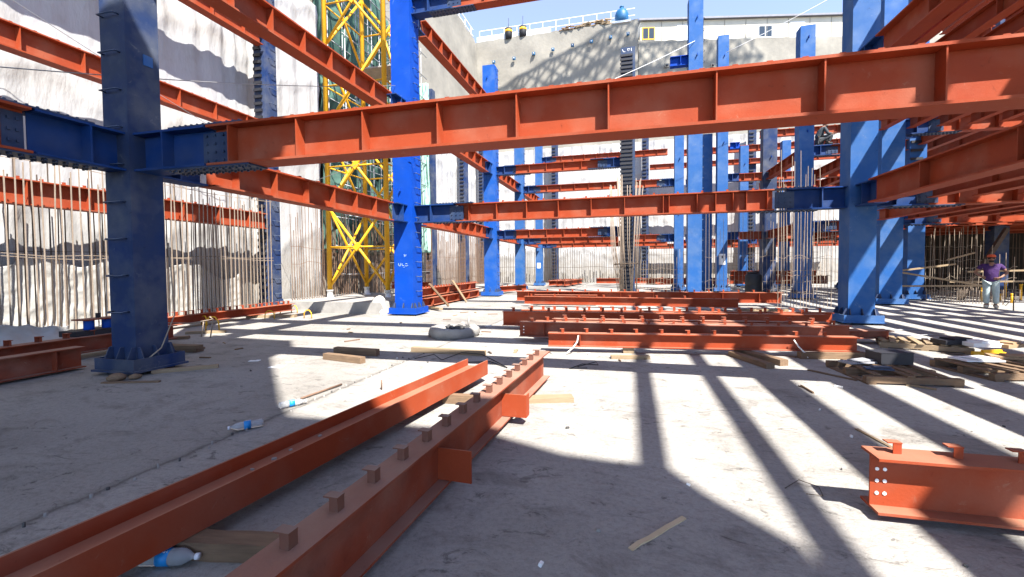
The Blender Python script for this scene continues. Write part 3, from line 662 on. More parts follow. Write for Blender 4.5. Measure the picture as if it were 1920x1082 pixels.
# deck plates, the high one added to shade the foreground
def deck(label, poly, z, th=.14, name='deck_or_shade_slab'):
    mb = MB(); mb.prism(poly, z, z + th); return solo(name, mb, M['deck'], label, 'deck')
deck('steel deck over the dark rebar wall on the right', [(12.4, 22.6), (24, 22.6), (24, 29.5), (12.4, 29.5)], Z1 + .43)
shade_outline = [(-30, 4.2), (-16, 5.0), (-13.6, 5.8), (-9.8, 7.7), (-8.3, 7.75), (-6.7, 7.65), (-6.1, 7.0), (-5.85, 6.2), (-4.5, 4.85), (-3.7, 4.05), (-3.25, 3.68), (-2.2, 3.72), (-1.16, 3.72), (-.43, 3.42), (.02, 3.38), (.3, 3.43), (.53, 3.06), (.76, 2.80), (.9, 2.62), (1.0, 2.2), (1.25, 1.0), (1.5, -14), (-30, -14)]
deck('added unseen slab high above and behind the camera, shading the foreground', [(x + .53 * 12.9, y - .58 * 12.9) for x, y in shade_outline], 12.9, .16)  # unseen slab cut to the ground shade outline, added only to cast it
# dark enclosing walls on the right
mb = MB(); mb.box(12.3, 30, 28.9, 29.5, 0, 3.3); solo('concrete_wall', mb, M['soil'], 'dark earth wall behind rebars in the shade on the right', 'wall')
rough_wall('shotcrete_wall', 'grey pit wall closing the site on the right', (30.5, 51, 0), (30.5, -14, 0), 0, 14.0, (-1, 0, 0), 1.5, 21)

# ------------------------------------------------------------------ rebars
def curtain(label, p0, p1, hmin, hmax, sp, m, seed, rows=(), r=.011, lean=.006, depth=.0, name='rebar_mat'):
    rnd = random.Random(seed); p0, p1 = Vector(p0), Vector(p1); d = p1 - p0; L = d.length; u = d / L; nr = Vector((-u.y, u.x, 0))
    mb = MB(); x = rnd.uniform(0, sp)
    while x < L:
        h = rnd.uniform(hmin, hmax); b = p0 + u * x + nr * rnd.uniform(-depth, depth)
        k = Vector((rnd.gauss(0, lean), rnd.gauss(0, lean), 0)) * h
        mb.tube([b, b + k * .4 + Vector((0, 0, h * .55)), b + k + Vector((0, 0, h))], r, 4); x += sp * rnd.uniform(.85, 1.15)
    for z in rows:
        pts = [p0 + u * (L * i / 14) + Vector((0, 0, z + rnd.uniform(-.06, .06))) + nr * .02 for i in range(15)]
        mb.tube(pts, r * .8, 4)
    return solo(name, mb, M[m], label, 'rebar mat')
curtain('curtain of thin sandy rebars standing along the white wall at the left edge', (-11.95, 2.0, 0), (-11.95, 12.9, 0), 3.45, 4.1, .155, 'rebarl', 1, (1.78, 1.85, 3.75), .013)
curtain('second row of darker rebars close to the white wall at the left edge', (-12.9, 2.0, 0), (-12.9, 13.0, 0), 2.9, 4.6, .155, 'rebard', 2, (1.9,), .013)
curtain('curtain of rebars between the near wall column and the yellow mast', (-12.1, 13.9, 0), (-12.1, 20.3, 0), 2.9, 4.0, .13, 'rebar', 3, (1.7, 2.3), .012)
curtain('far curtain of rebars on the left wall beyond the yellow mast', (-12.5, 26.0, 0), (-12.5, 39.0, 0), 3.2, 4.6, .18, 'rebar', 4, (1.2, 2.2), .019)
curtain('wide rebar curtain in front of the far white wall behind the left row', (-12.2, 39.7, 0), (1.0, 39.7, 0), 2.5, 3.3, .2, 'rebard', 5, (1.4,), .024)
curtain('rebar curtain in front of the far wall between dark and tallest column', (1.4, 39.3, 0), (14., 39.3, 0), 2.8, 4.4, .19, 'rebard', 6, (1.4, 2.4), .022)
curtain('open rebar grid standing between the dark column and the tallest blue one', (.5, 25.9, 0), (2.9, 25.9, 0), 1.7, 2.5, .16, 'rebarl', 7, (.25, .5, .75, 1.0, 1.3), .011)
curtain('tall thin rebars in front of the two light blue columns with notices', (3.6, 24.0, 0), (6.8, 24.0, 0), 3.0, 5.0, .17, 'rebarl', 8, (.3, .7, 1.9), .010)
curtain('tall sandy rebars in front of the square tipped column', (4.9, 17.3, 0), (6.7, 17.6, 0), 3.8, 5.6, .11, 'rebarl', 9, (.5, 1.1, 1.75), .010, .008)
curtain('low rebar grid behind the stacked beams left of the striped column', (5.6, 20.6, 0), (9.0, 20.6, 0), 2.0, 4.9, .17, 'rebarl', 10, (.4, .8, 1.2, 1.7), .010)
curtain('low starter bar grid on the slab right of the blue columns', (11.1, 20.9, 0), (12.6, 19.4, 0), .45, .62, .085, 'rebarl', 11, (.15, .3, .45), .010, .0)
curtain('second low starter bar grid behind the first on the right', (12.2, 22.1, 0), (14.4, 21.4, 0), .4, .6, .1, 'rebarl', 12, (.15, .3, .45), .010, .0)
curtain('tall sandy rebars hanging in the dark bay left of the man in purple', (11.9, 22.9, 0), (14.2, 22.9, 0), 2.7, 3.3, .12, 'rebarl', 13, (.9, 1.6, 2.2), .011, .02, .1)
curtain('dark rebars lining the shaded earth wall on the right', (12.6, 28.5, 0), (26, 28.5, 0), 2.8, 3.2, .15, 'rebar', 14, (1.0, 2.2), .013)
curtain('loose bundle of upright rebars beside the tape on the right', (12.6, 21.3, 0), (14.0, 21.0, 0), 1.3, 2.3, .2, 'rebarl', 15, (.9, 1.3), .010)

# leaning dowels round the dark column
mb = MB(); rnd = random.Random(3)
for i in range(16):
    a = rnd.uniform(-.55, .5); b = a + rnd.uniform(-.2, .16); mb.tube([(a * .7 + .05, -.38 - rnd.uniform(0, .25), 0), (b * .85, -.36 - rnd.uniform(0, .1), 2.6), (b * 1.2, -.42, 5.2 + rnd.uniform(-.3, .5))], .014, 5)
for i in range(5):
    a = -.55 - .05 * i; mb.tube([(a + .35, -.42, 0), (a, -.4, 2.4), (a - .18 + .03 * i, -.38, 4.9 + rnd.uniform(-.3, .3))], .014, 5)
o = solo('rebar_bundle', mb, M['rebarl'], 'bundle of long brown rebars leaning against the dark column', 'rebar bundle', loc=(-.1, 21.5, 0))
part('tie_wire', MB().tube([(-.6, -.55, 1.55), (.4, -.62, 1.6), (.45, -.4, 1.62), (-.6, -.35, 1.58), (-.6, -.55, 1.55)], .018, 5), M['rebard'], o)

# crumpled sheets at the foot of the left wall
def sheet(label, p, w, h, seed, m='crumple', amp=.12):
    rnd = random.Random(seed); n = 44; ph = [rnd.uniform(0, 6.3) for _ in range(6)]; vs, fs = [], []
    for j in range(n + 1):
        for i in range(n + 1):
            u, v = i / n, j / n
            prof = (.8 + .2 * math.sin(u * 6 + ph[0]) * math.sin(u * 2.3 + ph[1]))
            q = Vector((u * w * 1.1, v * h * .8, seed * 7.3)); n1 = noise.fractal(q, 1.0, 2.0, 3); n2 = noise.fractal(q * 2.3 + Vector((5, 2, 1)), .9, 2.1, 4)
            x = .02 + .045 * (1 - min(1, abs(n1) * 2.2)) ** 1.5 + .022 * (1 - min(1, abs(n2) * 2.5)) + amp * (1 - v) ** 3
            vs.append((x, (u - .5) * w, v * h * prof + (.02 * math.sin(u * 40 + ph[4]))))
    for j in range(n):
        for i in range(n):
            a = j * (n + 1) + i; fs.append((a, a + 1, a + n + 2, a + n + 1))
    mb = MB().add(vs, fs, True); o = solo('plastic_sheet', mb, M[m], label, 'plastic sheet', loc=p)
    md = o.modifiers.new('thickness', 'SOLIDIFY'); md.thickness = .01
    return o
sheet('crumpled plastic sheet gathered at the foot of the white wall behind the near red beam', (-13.05, 7.4, 0), 2.6, 2.3, 1)
sheet('crumpled dirty plastic sheet on the white wall just right of the nearest column', (-13.05, 11.0, 0), 3.0, 1.9, 2)
sheet('low heap of plastic sheet at the left edge by the wall', (-11.7, 5.6, 0), 2.4, .45, 3, amp=.5)

# ------------------------------------------------------------------ tower crane mast
t = thing('tower_crane_mast', 'yellow lattice tower crane mast standing against the left wall', 'crane mast', (-11.45, 15.2, 0))
W = 2.55; HC = 42.; S = 3.12
for x, y in ((0, 0), (W, 0), (0, W), (W, W)):
    part('leg', MB().tube([(x, y, .62), (x, y, HC)], .095, 12), M['yellow'], t)
    part('foot', MB().lathe([(.17, 0.3), (.17, .34), (.11, .34), (.11, .6), (.14, .6), (.14, .64)], 12, Matrix.Translation((x, y, 0))), M['white'], t)
def brace(a, b, r=.052): part('brace', MB().tube([a, b], r, 8), M['yellow'], t)
sides = [((0, 0), (W, 0)), ((W, 0), (W, W)), ((W, W), (0, W)), ((0, W), (0, 0))]
for si, (a, b) in enumerate(sides):
    for k in range(6):
        z0 = .75 + S * k; z1 = z0 + S
        brace((a[0], a[1], z0), (b[0], b[1], z1)); brace((b[0], b[1], z0), (a[0], a[1], z1))
        zc = (z0 + z1) / 2; brace((a[0], a[1], zc), (b[0], b[1], zc), .032)
        if si == 0:
            c = ((a[0] + b[0]) / 2, (a[1] + b[1]) / 2, zc)
            part('gusset', MB().cbox(c, (.22, .14, .26), Matrix.Rotation(.78, 3, 'Y')), M['yellow'], t)
mb = MB()
for k in range(6, 13):
    z0 = .75 + S * k
    for a, b in sides:
        mb.tube([(a[0], a[1], z0), (b[0], b[1], z0 + S)], .052, 6); mb.tube([(b[0], b[1], z0), (a[0], a[1], z0 + S)], .052, 6)
part('upper_bracing', mb, M['yellow'], t)
lad = MB()
for x in (1.5, 1.85): lad.tube([(x, 1.9, .6), (x, 1.9, 30)], .022, 5)
for z in fr(.8, 30, .3): lad.tube([(1.5, 1.9, z), (1.85, 1.9, z)], .014, 4)
part('ladder', lad, M['galv'], t)
for z in (9.6, 15.9): part('landing', MB().box(.7, 2.4, 1.2, 2.5, z, z + .06), M['conc'], t)
# pad of the crane
mb = MB(); mb.prism([(-10.6, 0), (-10.25, .36), (-7.75, .38), (-7.55, 0)], 12.75, 19.0, 'xz'); mb.prism([(-13., 0), (-13., .3), (-10.6, .3), (-10.25, .36), (-10.6, 0)], 13.6, 19., 'xz')
solo('crane_pad', mb, M['conc'], 'pale concrete pad with sloping edge under the yellow mast', 'concrete pad')

def jib(name, label, a, b, w):
    a, b = Vector(a), Vector(b); d = (b - a); n = int(d.length / w); u = d.normalized(); sx = u.cross(Vector((0, 0, 1))).normalized(); sz = sx.cross(u)
    t = thing(name, label, 'crane jib', a)
    ch = [(-w / 2, -w / 2), (w / 2, -w / 2), (w / 2, w / 2), (-w / 2, w / 2)]
    P = lambda i, k: d * (i / n) + sx * ch[k % 4][0] + sz * ch[k % 4][1]
    for k in range(4): part('chord', MB().tube([P(0, k), P(n, k)], .13, 6), M['yellow'], t)
    mb = MB()
    for i in range(n):
        for k in range(4):
            mb.tube([P(i, k), P(i + 1, k + 1)], .09, 5); mb.tube([P(i, k + 1), P(i + 1, k)], .09, 5)
    part('lacing', mb, M['yellow'], t)
jib('shade_jib', 'raised yellow crane jib added out of the picture to throw shadow streaks on the end wall', (30, 24, 57), (-1.5, 28.8, 38), 2.0)  # unseen jib added so its shadow streaks the grey end wall
# scaffold and green net in the niche behind the mast
t = thing('scaffold', 'grey tube scaffold in front of the green net behind the yellow mast', 'scaffold', (-13.4, 18.0, 0))
for y in fr(0, 8.2, 1.1):
    for x in (0, .9): part('standard', MB().tube([(x, y, 0), (x, y, 15)], .026, 6), M['galv'], t)
for z in fr(1.2, 15, 1.35):
    for x in (.05, .95): part('ledger', MB().tube([(x, -.3, z), (x, 8.4, z + .02)], .024, 6), M['galv'], t)
def netsheet(label, p, w, h, seed, ang, m='net', k0=1.):
    rnd = random.Random(seed); n, k = 40, 60; ph = [rnd.uniform(0, 6.3) for _ in range(6)]; vs, fs = [], []
    for j in range(k + 1):
        for i in range(n + 1):
            u, v = i / n, j / k
            y = .28 * math.sin(u * 11 + ph[0] + 2 * math.sin(v * 9 + ph[1])) + .2 * math.sin(v * 23 + u * 5 + ph[2]) + .12 * math.sin(u * 29 + v * 13 + ph[3])
            vs.append((u * w, y * k0, v * h))
    for j in range(k):
        for i in range(n):
            if rnd.random() < .05: continue
            a = j * (n + 1) + i; fs.append((a, a + 1, a + n + 2, a + n + 1))
    o = solo('debris_net', MB().add(vs, fs, True), M[m], label, 'debris net', loc=p, rz=ang)
    md = o.modifiers.new('thickness', 'SOLIDIFY'); md.thickness = .012
netsheet('torn green debris net hanging behind the yellow mast', (-13.75, 17.4, 2.2), 8.8, 14., 5, H90)
netsheet('narrow strip of pale green net right of the bright blue column', (-13.1, 25.9, 2.4), .9, 10.6, 8, .25, 'netp', .3)
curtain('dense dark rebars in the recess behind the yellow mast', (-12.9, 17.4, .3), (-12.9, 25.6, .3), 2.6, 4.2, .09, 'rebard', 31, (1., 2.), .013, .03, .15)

# ------------------------------------------------------------------ beams lying on the slab
def ang(a, b): return math.atan2(b[1] - a[1], b[0] - a[0])
a, b = (-2.52, .55), (-1.94, 5.52); th = ang(a, b); L = math.dist(a, b)
t = thing('steel_beam', 'orange beam lying on its side with its web as a trough, at the front left', 'steel beam', (a[0], a[1], .10), th)
mb = MB(); mb.box(0, L, -.15, -.136, 0, .185); mb.box(0, L, .136, .15, 0, .185); mb.box(0, L, -.136, .136, .088, .098)
part('i_section', mb, M['red'], t)
mb = MB(); mb.tube([(1.2, .15, .05), (1.2, .17, .05)], .03, 6); part('end_hole', mb, M['bolt'], t) if False else None
part('pebble_pile', (lambda q, rn: [q.cbox((rn.uniform(1.2, 2.4), rn.uniform(-.08, .1), .103), (rn.uniform(.01, .035), rn.uniform(.01, .025), .012), Matrix.Rotation(rn.uniform(0, 3), 3, 'Z')) for _ in range(14)] and q)(MB(), random.Random(5)), M['conc'], t)
a, b = (-1.345, .75), (-1.1, 5.72); th = ang(a, b); L = math.dist(a, b)
t = beam('dusty red beam with a row of upright clips at the front centre', (a[0], a[1], .06), L, th, dict(d=.335, bf=.175, tf=.014, tw=.009), 'rust', clips=[(.68 + .283 * i, .0) for i in range(15)], clip_s=1., mclip='clip')
for x in (1.98, 3.3): part('cleat_plate', MB().box(x - .006, x + .006, -.245, -.005, .02, .235), M['red'], t)
part('cleat_angle', MB().box(3.306, 3.40, -.245, -.235, .02, .235), M['red'], t)
# boxy beam at the right edge
a, b = (1.385, 3.09), (4.6, 3.16); t = beam('orange beam with bolt holes at its end, cut by the right edge of the picture', (a[0], a[1], .045), 3.2, ang(a, b), dict(d=.33, bf=.20, tf=.016, tw=.010), 'red', clips=[(.14, 0), (.44, 0), (.74, 0), (1.04, 0), (1.34, 0)], clip_rot=H90)
mb = MB()
for x in (.035, .075):
    for z in (.09, .165, .235): mb.tube([(x, -.0055, z), (x, -.009, z)], .0105, 12)
part('bolt_hole', mb, M['paper'], t)
FR = dict(d=.25, bf=.16, tf=.014, tw=.009)
def lying(label, a, b, z, sec, clips=.3, m='red', cs=1.0, st=(), **k):
    L = math.dist(a, b); return beam(label, (a[0], a[1], z), L, ang(a, b), sec, m, stiff=st, clips=[(x, random.uniform(-.03, .03)) for x in fr(.25, L - .1, clips)] if clips else (), clip_s=cs, clip_rot=H90, **k)
S1 = dict(d=.235, bf=.17, tf=.014, tw=.010)
t = lying('front orange beam of the stack lying on timber blocks in the middle of the slab', (-1.39, 7.74), (3.5, 8.27), .1, S1, .42, st=(.55,))
part('lifting_strap', MB().tube([(.52, -.09, .2), (.5, -.16, .1), (.42, -.22, .0), (.3, -.3, -.09), (.15, -.32, -.095), (.05, -.2, -.09)], .012, 5), M['strap'], t)
part('lifting_strap', MB().tube([(3.95, -.09, .18), (4.0, -.14, .08), (4.08, -.2, -.02), (4.1, -.22, -.08)], .012, 5), M['strap'], t)
S2 = dict(d=.29, bf=.2, tf=.014, tw=.010)
t = lying('dark red beam with white bolt holes just behind the front one of the stack', (-2.15, 8.72), (3.3, 9.05), .1, S2, .45, 'rust', st=(.5,))
mb = MB()
for z in (.07, .13, .19): mb.tube([(.08, -.0055, z), (.08, -.009, z)], .013, 10)
part('bolt_hole', mb, M['paper'], t)
lying('second dark beam of the stack with pale hooks', (-1.9, 9.1), (3.9, 9.5), .08, S2, .38, 'red', 1.1)
lying('third beam of the stack half hidden behind the hooks', (-1.6, 9.55), (3.7, 9.9), .08, S2, .4, 'rust', 1.1)
lying('rear orange beam of the stack with hooks against the sunny slab', (-2.95, 10.3), (4.0, 10.85), .1, dict(d=.33, bf=.24, tf=.016, tw=.012), .42, 'red', 1.3)
lying('beam with tangled hooks at the back of the stack', (-2.6, 10.75), (4.3, 11.3), .1, dict(d=.33, bf=.2, tf=.016, tw=.012), .28, 'red', 1.3)
t = lying('tan beam stub with a cut end beside the striped column', (3.75, 9.75), (4.7, 9.9), .1, dict(d=.15, bf=.3, tf=.014, tw=.012), 0, 'rust')
lying('long dark red beam lying in front of the tallest columns', (-4.45, 17.6), (5.2, 17.75), .12, dict(d=.38, bf=.3, tf=.02, tw=.014), .5, 'red', 1.2, st=fr(.5, 9, 1.2))
lying('shorter dark red beam in front of the long one near the tallest columns', (-3.85, 16.4), (3.4, 15.9), .1, dict(d=.28, bf=.2, tf=.016, tw=.012), .9, 'red', 1.2, st=(5.9,))
lying('orange red beam block at the end of the long dark beam', (-3.6, 17.05), (-1.2, 17.1), .1, dict(d=.3, bf=.25, tf=.016, tw=.012), 0, 'red')
# beams by the left wall
t = beam('short deep dark red beam at the left edge beside the nearest column', (-8.07, 4.85, .035), 6., -H90, dict(d=.31, bf=.22, tf=.016, tw=.012), 'rust', stiff=(.35,))
beam('long dark red beam with clips lying behind the nearest column', (-9.0, 7.0, .1), 9., -H90, dict(d=.27, bf=.24, tf=.016, tw=.012), 'rust', clips=[(x, -.02) for x in fr(.3, 8.8, .36)], clip_s=1.3)
lying('orange beam with many clips along the foot of the left wall', (-11.1, 7.6), (-11.0, 12.6), .1, dict(d=.22, bf=.26, tf=.016, tw=.012), .22, 'red', 1.5)
t = thing('anchor_rack', 'black and blue anchor rack resting on the long red beam at the left', 'anchor rack', (-9.25, 6.1, .36), H90)
part('tray', MB().box(-.75, .75, -.25, .15, 0, .1), M['stud'], t)
for i in range(5): part('sleeve', MB().lathe([(.075, .1), (.075, .26), (.05, .26), (.05, .1)], 12, Matrix.Translation((-.45 + .28 * i, -.08, 0))), M['blue'], t)
part('top_plate', MB().box(-.6, .75, -.2, .1, .262, .285), M['rust'], t)
for i in range(3): part('pin', MB().box(-.3 + .4 * i, -.24 + .4 * i, -.05, 0, .287, .37), M['stud'], t)
# stack along the row between second and third column
for i, (x, z, y0, y1, m) in enumerate([(-7.32, .06, 14.9, 21.0, 'red'), (-7.75, .06, 14.7, 20.4, 'red'), (-7.5, .42, 14.2, 21.2, 'red')]):
    lb = ['lower right beam of the red stack between the bright blue and the third column', 'lower left beam of the red stack behind the bright blue column', 'top beam of the red stack, punched with clips, behind the bright blue column'][i]
    beam(lb, (x, y0, z), y1 - y0, H90, dict(d=.30, bf=.36, tf=.016, tw=.012), m, stiff=fr(.6, y1 - y0, 1.3), clips=[(q, -.1) for q in fr(.3, y1 - y0 - .1, .28)] if i == 2 else ())
lying('red beam end poking out left of the bright blue column', (-10.4, 18.1), (-8.4, 17.9), .55, dict(d=.3, bf=.3, tf=.02, tw=.014), 0, 'red')
lying('red beam lying behind the third column of the left row', (-6.0, 26.0), (-7.4, 22.9), .1, dict(d=.3, bf=.3, tf=.02, tw=.014), .5)
for k in range(3):
    lying(['near', 'middle', 'far'][k] + ' red beam of the small heap lying by the notice column', (-5.6 + .55 * k, 31.5), (-4.9 + .55 * k, 36.5), .1, dict(d=.35, bf=.3, tf=.02, tw=.014), .6)
lying('long red beam lying before the far wall curtain', (-2.6, 36.2), (2.6, 36.4), .1, dict(d=.4, bf=.3, tf=.02, tw=.014), .8)
lying('another red beam lying far back right of the dark column', (1.0, 29.5), (5.8, 29.8), .3, dict(d=.4, bf=.3, tf=.02, tw=.014), .7)
lying('red beam lying far back behind the grey blue column', (6.0, 30.5), (11.5, 30.9), .3, dict(d=.5, bf=.3, tf=.02, tw=.014), .7)
lying('upper red beam of the far heap behind the grey blue column', (6.2, 31.4), (11., 31.2), .7, dict(d=.4, bf=.3, tf=.02, tw=.014), .7)
for (x0, y0, x1, y1, z0, lb) in [(-7.05, 14.9, -6.6, 15.6, .9, 'nearer rusty prop leaning on the red stack'), (-7.05, 17.1, -6.6, 17.5, .95, 'farther pale prop leaning on the red stack')]:
    d = Vector((x1 - x0, y1 - y0, -z0)); mb = MB(); mb.tube([(x0, y0, z0), (x1, y1, .04)], .05, 4); solo('timber_prop', mb, M['woodd' if 'rusty' in lb else 'wood'], lb, 'prop')

# ------------------------------------------------------------------ timber and clutter on the slab
def plank(label, a, b, w, h, z=0., m='wood', sag=0, name='timber_plank', group=None):
    L = math.dist(a, b); mb = MB(); n = 6; rnd = random.Random(hash((a, b)) % 1000)
    vs = []
    for i in range(n + 1):
        x = L * i / n; wy = rnd.uniform(-.004, .004)
        for (y, zz) in ((-w / 2, 0), (w / 2, 0), (w / 2, h), (-w / 2, h)): vs.append((x, y + wy, zz + sag * math.sin(math.pi * i / n) + rnd.uniform(-.002, .002)))
    fs = [(0, 1, 2, 3)[::-1], tuple(n * 4 + k for k in range(4))]
    for i in range(n):
        for k in range(4): fs.append((i * 4 + k, i * 4 + (k + 1) % 4, i * 4 + 4 + (k + 1) % 4, i * 4 + 4 + k))
    mb.add(vs, fs); return solo(name, mb, M[m], label, 'timber', group, (a[0], a[1], z), ang(a, b))
plank('brown timber baulk, the nearer of two left of the trough beam', (-4.86, 6.3), (-4.05, 6.13), .11, .10, 0, 'woodd')
plank('brown timber baulk, the farther of two left of the trough beam', (-5.02, 6.78), (-4.15, 6.72), .11, .11, 0, 'woodd')
plank('long pale timber lying flat beyond the end of the trough shaped beam', (-3.75, 7.2), (-2.36, 7.12), .10, .085, 0, 'wood')
plank('pale timber lying by the skirt of the nearest column', (-6.65, 4.85), (-6.05, 5.38), .09, .05, 0, 'wood')
plank('brown baulk crossing under the trough beam near the bottle', (-2.35, 1.78), (-1.55, 1.92), .12, .095, 0, 'woodd')
plank('pale end grain block beside the dusty beam near the bottle', (-1.72, 1.55), (-1.35, 1.62), .11, .09, .0, 'wood')
plank('dark timber packer under the far end of the trough beam', (-2.0, 4.55), (-1.35, 4.62), .09, .095, 0, 'woodd')
plank('pale timber packer lying right of the dusty clip beam', (-1.25, 4.75), (-.62, 4.95), .16, .05, 0, 'wood')
plank('pale timber under the near end of the dusty clip beam', (-1.5, 1.02), (-1.02, 1.05), .1, .055, 0, 'wood')
plank('pale plank under the front beam of the stack, left support', (-.3, 7.36), (.3, 7.46), .12, .05, 0, 'wood')
plank('small square block standing on the pale plank under the front beam', (-.12, 7.9), (.06, 7.92), .14, .095, .0, 'wood')
plank('brown timber sticking out under the front beam of the stack, upper of the crossed pair', (1.75, 8.25), (2.2, 7.35), .14, .09, .0, 'woodd')
plank('brown timber sticking out under the front beam of the stack, lower of the crossed pair', (1.62, 8.0), (1.95, 7.1), .13, .075, 0, 'woodd')
plank('dark timber bearer under the right end of the front beam', (2.6, 8.0), (3.6, 8.2), .12, .1, 0, 'woodd')
plank('thin pale lath lying on the shaded slab at the front', (.0, 2.39), (.31, 2.77), .03, .008, 0, 'lath', name='lath')
plank('thin pale lath on the slab behind the cut beam at the right', (1.98, 4.66), (2.08, 4.1), .03, .01, 0, 'wood', name='lath')
plank('dark thin board in front of the nearest column base', (-6.75, 4.28), (-6.05, 4.5), .06, .018, 0, 'woodd', name='lath')
plank('dark stick beside the broken pallet', (2.42, 7.1), (2.8, 6.6), .03, .02, 0, 'woodd', name='lath')
for i, (a, b, z) in enumerate([((-8.2, 6.3), (-7.55, 6.35), .0), ((-8.2, 6.25), (-7.5, 6.3), .07), ((-9.6, 7.2), (-9.2, 7.5), .0)]):
    plank(['lower dark board of the pair right behind the nearest column', 'upper dark board of the pair right behind the nearest column', 'dark block lying further behind the nearest column'][i], a, b, .16, .06, z, 'woodd')
plank('pale board under the yellow bracket behind the nearest column', (-9.9, 8.0), (-9.2, 8.4), .1, .06, 0, 'wood')
plank('pale timber lying before the orange wall beam', (-11.3, 11.1), (-9.9, 11.5), .2, .08, 0, 'wood')
plank('pale timber beside the concrete pad and the left wall', (-12.2, 14.6), (-10.8, 14.7), .3, .1, 0, 'wood')
plank('board lying on the sunny slab before the long dark beam', (-3.2, 13.6), (-2.2, 14.0), .25, .05, 0, 'wood')
plank('pale bearer under the right end of the long dark beam', (3.3, 15.7), (4.8, 15.8), .15, .08, 0, 'wood')
plank('pale plank sticking out of the red stack by the bright blue column', (-6.9, 14.6), (-6.2, 14.0), .14, .06, .05, 'wood')

# pallets
def pallet(label, p, rz, seed, broken=0, h=.12, m='woodd', L=1.1, Wd=.95, pieces=()):
    rnd = random.Random(seed); t = thing('pallet', label, 'pallet', (p[0], p[1], 0), rz)
    for k in range(3):
        y = -Wd / 2 + .045 + k * (Wd - .09) / 2; part('stringer', MB().box(-L / 2, L / 2, y - .04, y + .04, .02, h - .022), M[m], t)
    for k in range(3):
        x = -L / 2 + .06 + k * (L - .12) / 2; part('bottom_board', MB().box(x - .05, x + .05, -Wd / 2, Wd / 2, 0, .019), M[m], t)
    n = 8
    for k in range(n):
        if rnd.random() < broken: continue
        x = -L / 2 + .05 + k * (L - .1) / (n - 1); j = rnd.uniform(-.05, .05)
        part('deck_board', MB().cbox((0, 0, 0), (.085, Wd * rnd.uniform(.85, 1.02), .018)), M[m if rnd.random() < .7 else 'wood'], t, (x, j * .4, h - .011 + rnd.uniform(0, .012)), (rnd.uniform(-.02, .02), rnd.uniform(-.03, .03), rnd.uniform(-.09, .09)))
    return t
pallet('broken pallet with a dark blue box on it, nearest of the three', (3.32, 6.98), .08, 1, .15, L=1.05, Wd=1.0)
pallet('long low pallet heaped with offcuts at the right edge', (5.05, 7.55), .25, 2, .2, L=1.5, Wd=.9)
pallet('pale pallet with black and yellow rubbish, farthest of the three', (5.0, 9.5), -.35, 3, .1, m='wood', L=1.2, Wd=.8)
t = thing('dark_box', 'dark blue box on the nearest broken pallet', 'box', (3.45, 7.25, .135), .15)
part('carton', MB().box(-.2, .2, -.16, .16, 0, .15), M['stud'], t); part('flap', MB().box(-.21, .21, -.165, -.1, .152, .158), M['stud'], t)
for i, (x, y, rz, w, d, h, m, lb) in enumerate([(3.05, 7.15, .4, .45, .2, .03, 'deck', 'bluish sheet leaning on the nearest pallet'), (3.1, 6.75, -.1, .3, .12, .03, 'navy', 'dark board lying on the front of the nearest pallet'),
        (5.3, 9.2, .2, .5, .3, .1, 'stud', 'black plastic heap on the farthest pallet'), (5.55, 9.0, .1, .42, .3, .09, 'white', 'white sack on the farthest pallet'), (5.5, 8.75, .1, .45, .05, .12, 'yellow', 'yellow strip in front of the farthest pallet'),
        (5.9, 9.0, .5, .4, .25, .08, 'brownbox', 'brown carton at the end of the farthest pallet'), (4.7, 7.7, .2, .5, .3, .025, 'paper', 'white sheet on the long pallet'), (5.3, 7.9, -.3, .6, .25, .05, 'brownbox', 'brown offcuts on the long pallet'), (5.6, 7.3, .5, .7, .12, .04, 'wood', 'pale board on the long pallet')]):
    z = .135
    solo('offcut' if m in ('wood', 'brownbox', 'navy') else 'sheet_piece', MB().box(-w / 2, w / 2, -d / 2, d / 2, 0, h * .7).cbox((w * .1, d * .05, h * .72 + .012), (w * .7, d * .8, h * .3), Matrix.Rotation(.2, 3, 'Z')), M[m], lb, 'offcut', None, (x, y, z if i != 4 else .0), rz)

# concrete stump with rod
rnd = random.Random(9); n = 30; vs = []; fs = []
prof = [(.50, 0), (.55, .06), (.54, .16), (.50, .21), (.36, .19), (.22, .16), (0, .17)]
for j, (r, z) in enumerate(prof):
    for k in range(n):
        q = 2 * math.pi * k / n; rr_ = r * (1 + .05 * math.sin(3 * q) + rnd.uniform(-.03, .03)) ; vs.append((rr_ * math.cos(q) * 1.02, rr_ * math.sin(q), max(0, z + (rnd.uniform(-.02, .02) if j > 1 else 0))))
for j in range(len(prof) - 1):
    for k in range(n): fs.append((j * n + k, j * n + (k + 1) % n, j * n + n + (k + 1) % n, j * n + n + k))
t = thing('pile_head', 'round rough concrete stump with a short rod on the sunny slab', 'concrete stump', (-3.72, 9.05, 0))
part('stump', MB().add(vs, fs, True), M['conc'], t)
part('broken_core', (lambda q: [q.cbox((rnd.uniform(-.1, .34), rnd.uniform(-.3, .1), .19), (rnd.uniform(.05, .14), rnd.uniform(.05, .12), rnd.uniform(.03, .08)), Matrix.Rotation(rnd.uniform(0, 3), 3, (rnd.random(), rnd.random(), 1))) for _ in range(26)] and q)(MB()), M['rubble'], t)
part('rod', MB().tube([(.24, .3, .15), (.24, .3, .4)], .022, 8), M['conc'], t)
